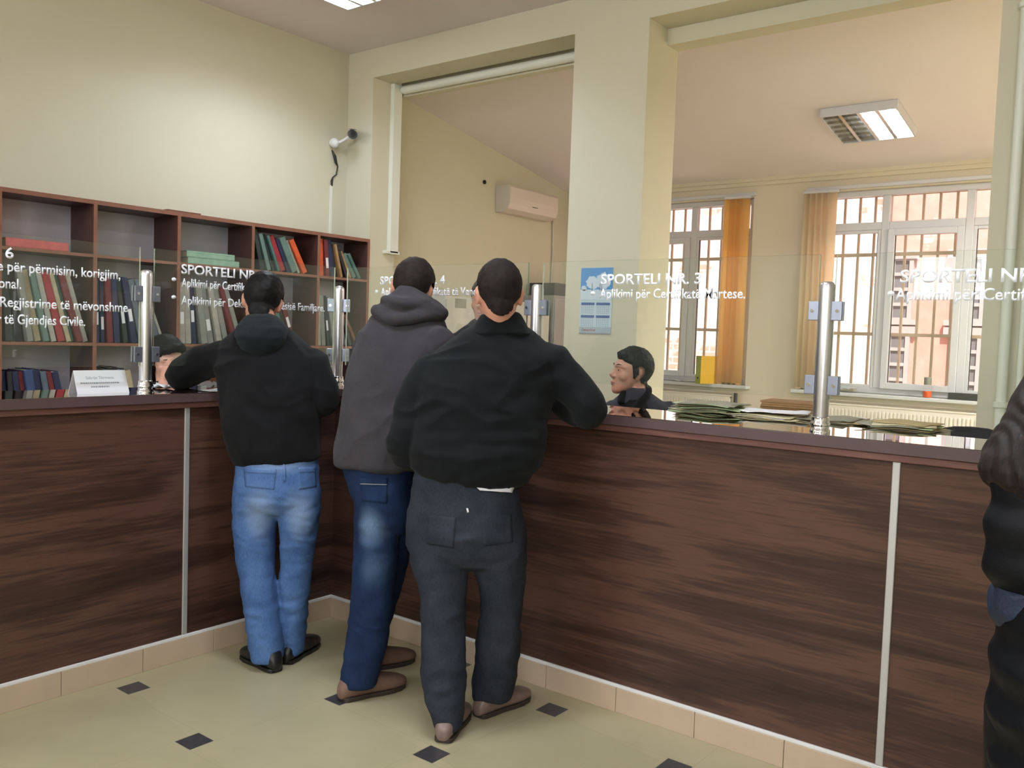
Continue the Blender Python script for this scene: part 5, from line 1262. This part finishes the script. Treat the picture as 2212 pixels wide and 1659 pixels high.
# ---- standing man partly hidden behind the black-jacket man's head
def standing_man():
    w = 4.75
    T = [px_ring(y, a, b, w, d) for y, a, b, d in ((1090, 985, 1118, .12), (1010, 980, 1122, .125), (930, 975, 1128, .13), (850, 970, 1132, .13), (780, 966, 1136, .125), (738, 970, 1130, .11), (715, 988, 1110, .09), (700, 1012, 1088, .07))]
    H = hdir(CF); Rr = hdir(CR)
    hc, hR = head_frame(W(1051, 648, w), -H * .9 - Rr * .3 + Vector((0, 0, -.1)), (0, 0, 1))
    c0 = W(1051, 900, w); base = (c0.x, c0.y, 0)
    larm = [(W(985, 745, w), .065), (W(972, 840, w), .058), (W(975, 915, w - .05), .05), (W(1000, 890, w - .28), .040)]
    rarm = [(W(1118, 745, w), .065), (W(1130, 840, w), .058), (W(1126, 915, w - .05), .05), (W(1095, 895, w - .28), .040)]
    fw = hdir(-H); sd = Vector((fw.y, -fw.x, 0)); hip = Vector((c0.x, c0.y, .92))
    legs = [[(hip + sd * s * .09, .095), (hip + sd * s * .10 + Vector((0, 0, -.42)), .07), (hip + sd * s * .10 + Vector((0, 0, -.80)), .052)] for s in (-1, 1)]
    def body(bm):
        head_parts(bm, hc, hR, .98, W(1051, 708, w)); loft(bm, T, inset=.014); limb(bm, larm, .012); limb(bm, rarm, .012)
        for l in legs: limb(bm, l, .012)
        hand(bm, W(1000, 890, w - .28), fw, (0, 0, -1), 1, .3, .95); hand(bm, W(1095, 895, w - .28), fw, (0, 0, -1), -1, .3, .95)
    b = body_mesh('person', base, 'man in dark top standing behind the number 4 glass, mostly hidden', body, .008)
    def jk(bm): loft(bm, T, cap=.1, cap2=.5); limb(bm, larm); limb(bm, rarm)
    garment('jacket', 'clerk_collar', b, jk, .01, folds(.006, 9, seed=71))
    def tr(bm):
        for l in legs: limb(bm, l)
        limb(bm, [(hip + Vector((0, 0, .1)), .13), (hip, .14)])
    garment('trousers', 'trouser_grey', b, tr, .011, folds(.005, 8, seed=76))
    hair_shell(b, hc, hR, short_region, .011, 'hair_black', b, .98, 4); eyes(hc, hR, b, .98)
    for s in (-1, 1):
        hl = hip + sd * s * .10 - fw * .06; shoe(b, (hl.x, hl.y, 0), fw, 'shoe_black', 'shoe_black')
standing_man()

# ---- woman clerk leaning her head on her hand behind the side counter
def clerk_woman():
    w = 4.62; H = hdir(CF); Rr = hdir(CR)
    T = [px_ring(y, a, b, w, d) for y, a, b, d in ((1060, 312, 420, .11), (980, 305, 428, .115), (920, 300, 434, .115), (872, 298, 436, .105), (850, 308, 425, .09), (834, 328, 400, .07))]
    hc, hR = head_frame(W(361, 778, w), Rr * .66 - H * .66 + Vector((0, 0, -.26)), -Rr * .12 + Vector((0, 0, 1)))
    c0 = W(366, 960, w); base = (c0.x, c0.y, 0); fw = Vector((1, -.1, 0)).normalized(); sd = Vector((fw.y, -fw.x, 0)); hip = Vector((c0.x, c0.y, .56))
    larm = [(W(312, 868, w), .055), (W(330, 905, w - .25), .048), (W(352, 870, w - .34), .044), (W(352, 828, w - .22), .034)]
    rarm = [(W(425, 870, w), .055), (W(440, 915, w - .1), .048), (W(445, 930, w - .2), .044), (W(430, 905, w - .38), .036)]
    legs = [[(hip + sd * s * .09, .085), (hip + sd * s * .10 + fw * .38, .065), (hip + sd * s * .10 + fw * .40 + Vector((0, 0, -.25)), .05), (hip + sd * s * .10 + fw * .38 + Vector((0, 0, -.46)), .04)] for s in (-1, 1)]
    def body(bm):
        head_parts(bm, hc, hR, .93, W(362, 845, w)); loft(bm, T, inset=.012); limb(bm, larm, .010); limb(bm, rarm, .010); limb(bm, [(c0, .11), (hip, .125)])
        for l in legs: limb(bm, l, .012)
        hand(bm, W(352, 826, w - .215), Vector((.02, .12, 1)), hR @ Vector((.3, -.3, 0)) + Rr * .8 + H * .3, 1, .35, .85); hand(bm, W(430, 905, w - .38), fw, (0, 0, -1), -1, .3, .85)
    b = body_mesh('person', base, 'dark-haired woman clerk resting her cheek on her hand behind the number 5 screen', body, .005, 'skin_light')
    def jk(bm): loft(bm, T); limb(bm, larm[:-1]); limb(bm, rarm); limb(bm, [(c0, .12), (hip, .135)])
    j = garment('sweater', 'clerk_collar', b, jk, .009, folds(.005, 9, seed=81))
    def cl(bm): loft(bm, [px_ring(868, 322, 380, w - .06, .085), px_ring(845, 326, 390, w - .04, .078), px_ring(832, 334, 392, w - .02, .06)], cap=.2)
    garment('blouse_collar', 'blouse_white', j, cl, .006, folds(.004, 14, seed=8), 2)
    def tr(bm):
        for l in legs: limb(bm, l)
        limb(bm, [(hip + Vector((0, 0, .06)), .13), (hip, .14)])
    garment('trousers', 'clerk_collar', b, tr, .011, folds(.005, 8, seed=86))
    def hr(bm):
        P = lambda x, y, z: hc + hR @ (Vector((x, y, z)) * .95)
        m = MB(); m.bm.free(); m.bm = bm
        m.ell(P(0, -.030, .052), (.088, .096, .080), hR, 24)
        for x in (-1, 1):
            limb(bm, [(P(x * .056, .02, .075), .030), (P(x * .080, -.018, .01), .026), (P(x * .084, -.030, -.06), .026), (P(x * .075, -.030, -.115), .018)])
            limb(bm, [(P(x * .05, -.07, .06), .042), (P(x * .066, -.075, -.02), .042), (P(x * .062, -.06, -.12), .028)])
        limb(bm, [(P(0, -.09, .05), .05), (P(0, -.09, -.04), .05), (P(0, -.07, -.13), .032)])
        limb(bm, [(P(-.05, .052, .088), .022), (P(.0, .074, .092), .020), (P(.055, .052, .075), .022)])
    garment('hair', 'hair_black', b, hr, .006, folds(.007, 26, (1, 1, .35), 5, .5), 2)
    eyes(hc, hR, b, .93)
    for s in (-1, 1):
        hl = hip + sd * s * .10 + fw * .33; shoe(b, (hl.x, hl.y, 0), fw, 'shoe_black', 'shoe_black', L=.25, wd=.043)
    return base
wb_ = clerk_woman()
office_chair((wb_[0] - .03, wb_[1], 0), math.radians(90 + 0), 'office chair under the woman clerk')

# ---- long-haired woman in a black coat at the edge of the photograph
def woman_coat():
    w = 1.42; cx = 2385
    def rg(y, xl, d, xr=None): return px_ring(y, xl, (2 * cx - xl) if xr is None else xr, w, d)
    T = [rg(1760, 2172, .15), rg(1600, 2168, .15), rg(1450, 2172, .15), rg(1330, 2194, .145), rg(1230, 2209, .14), rg(1150, 2202, .14), rg(1080, 2192, .135), rg(1030, 2199, .12), rg(995, 2239, .10), rg(970, 2304, .08)]
    bot = W(cx, 1760, w); zb = bot.z
    skirt = []
    class Q: pass
    for z, k in ((.62, 1.06), (.72, 1.02)):
        q = Q(); r0 = T[0]; q.c = Vector((r0.c.x, r0.c.y, z)); q.l, q.d, q.a, q.b = r0.l, r0.d, r0.a * k, r0.b * k; skirt.append(q)
    T = skirt + T
    H = hdir(W(cx, 800, w) - CAM); Rr = Vector((H.y, -H.x, 0))
    hc, hR = head_frame(W(cx, 760, w) , H * .9 - Rr * .35 + Vector((0, 0, -.1)), (0, 0, 1))
    larm = [(W(2228, 1060, w), .062), (W(2212, 1140, w), .056), (W(2208, 1228, w + .02), .054), (W(2230, 1315, w + .12), .048), (W(2275, 1335, w + .22), .040)]
    rarm = [(W(2580, 1060, w), .062), (W(2598, 1150, w), .056), (W(2600, 1245, w + .02), .052), (W(2570, 1330, w + .12), .046), (W(2520, 1340, w + .22), .040)]
    base = (T[0].c.x, T[0].c.y, 0); hip = Vector((T[0].c.x, T[0].c.y, .86)); sd = Rr
    legs = [[(hip + sd * s * .09, .09), (hip + sd * s * .09 + Vector((0, 0, -.40)), .062), (hip + sd * s * .085 + Vector((0, 0, -.76)), .046)] for s in (-1, 1)]
    def body(bm):
        head_parts(bm, hc, hR, .95, W(cx, 965, w)); loft(bm, T[1:], inset=.016); limb(bm, larm, .012); limb(bm, rarm, .012)
        for l in legs: limb(bm, l, .010)
        hand(bm, W(2275, 1335, w + .22), H + Rr * .4, Rr, 1, .5, .88); hand(bm, W(2520, 1340, w + .22), H - Rr * .4, -Rr, 1, .5, .88)
    b = body_mesh('person', base, 'woman with long dark hair and black quilted coat close to the photographer', body, .0065, 'skin_light')
    def ct(bm): loft(bm, T, cap=.1, cap2=.5); limb(bm, larm); limb(bm, rarm)
    f0 = folds(.006, 9, (1, 1, 1.6), 91)
    c = garment('coat', 'coat_black', b, ct, .0075, lambda co, no: f0(co, no) + .004 * math.cos(co.z * 80))
    def cf(bm): limb(bm, [(W(2216, 1300, w + .03), .056), (W(2234, 1330, w + .12), .054), (W(2252, 1335, w + .17), .050)])
    garment('sleeve_cuff', 'coat_navy', c, cf, .006, folds(.007, 18, seed=9), 2)
    def tr(bm):
        for l in legs: limb(bm, l)
        limb(bm, [(hip + Vector((0, 0, .08)), .13), (hip, .14)])
    garment('trousers', 'coat_black', b, tr, .01, folds(.004, 8, seed=96))
    def hr(bm):
        P = lambda x, y, z: hc + hR @ (Vector((x, y, z)) * .97)
        m = MB(); m.bm.free(); m.bm = bm
        m.ell(P(0, -.030, .050), (.090, .100, .086), hR, 26)
        HR = [px_ring(y, xl, 2 * cx - xl, w, d) for y, xl, d in ((745, 2284, .09), (800, 2240, .10), (850, 2218, .11), (905, 2190, .115), (950, 2160, .12), (985, 2138, .125), (1015, 2130, .125), (1042, 2136, .12), (1062, 2156, .105))]
        loft(bm, HR, 48, p=2.2, cap=.3)
    zt = W(2140, 1040, w).z
    def hd(co, no):
        q = hR.transposed() @ (co - hc); u = q.x * 160 + 5 * noise.noise(co * 9) + q.z * 14
        tip = max(0, min(1, (zt - co.z) / .03)) * .022 * noise.noise(Vector((co.x * 34, co.y * 34, 2.0)))
        return tip + .0020 * noise.noise(Vector((u * .45, q.z * 5, 1.0))) + .0016 * math.sin(u * 2.2)
    garment('hair', 'hair_brown', b, hr, .0045, hd, 2)
    eyes(hc, hR, b, .95)
    for s in (-1, 1):
        hl = hip + sd * s * .09 - H * .06; shoe(b, (hl.x, hl.y, 0), H, 'shoe_black', 'shoe_black', L=.25, wd=.043)
woman_coat()
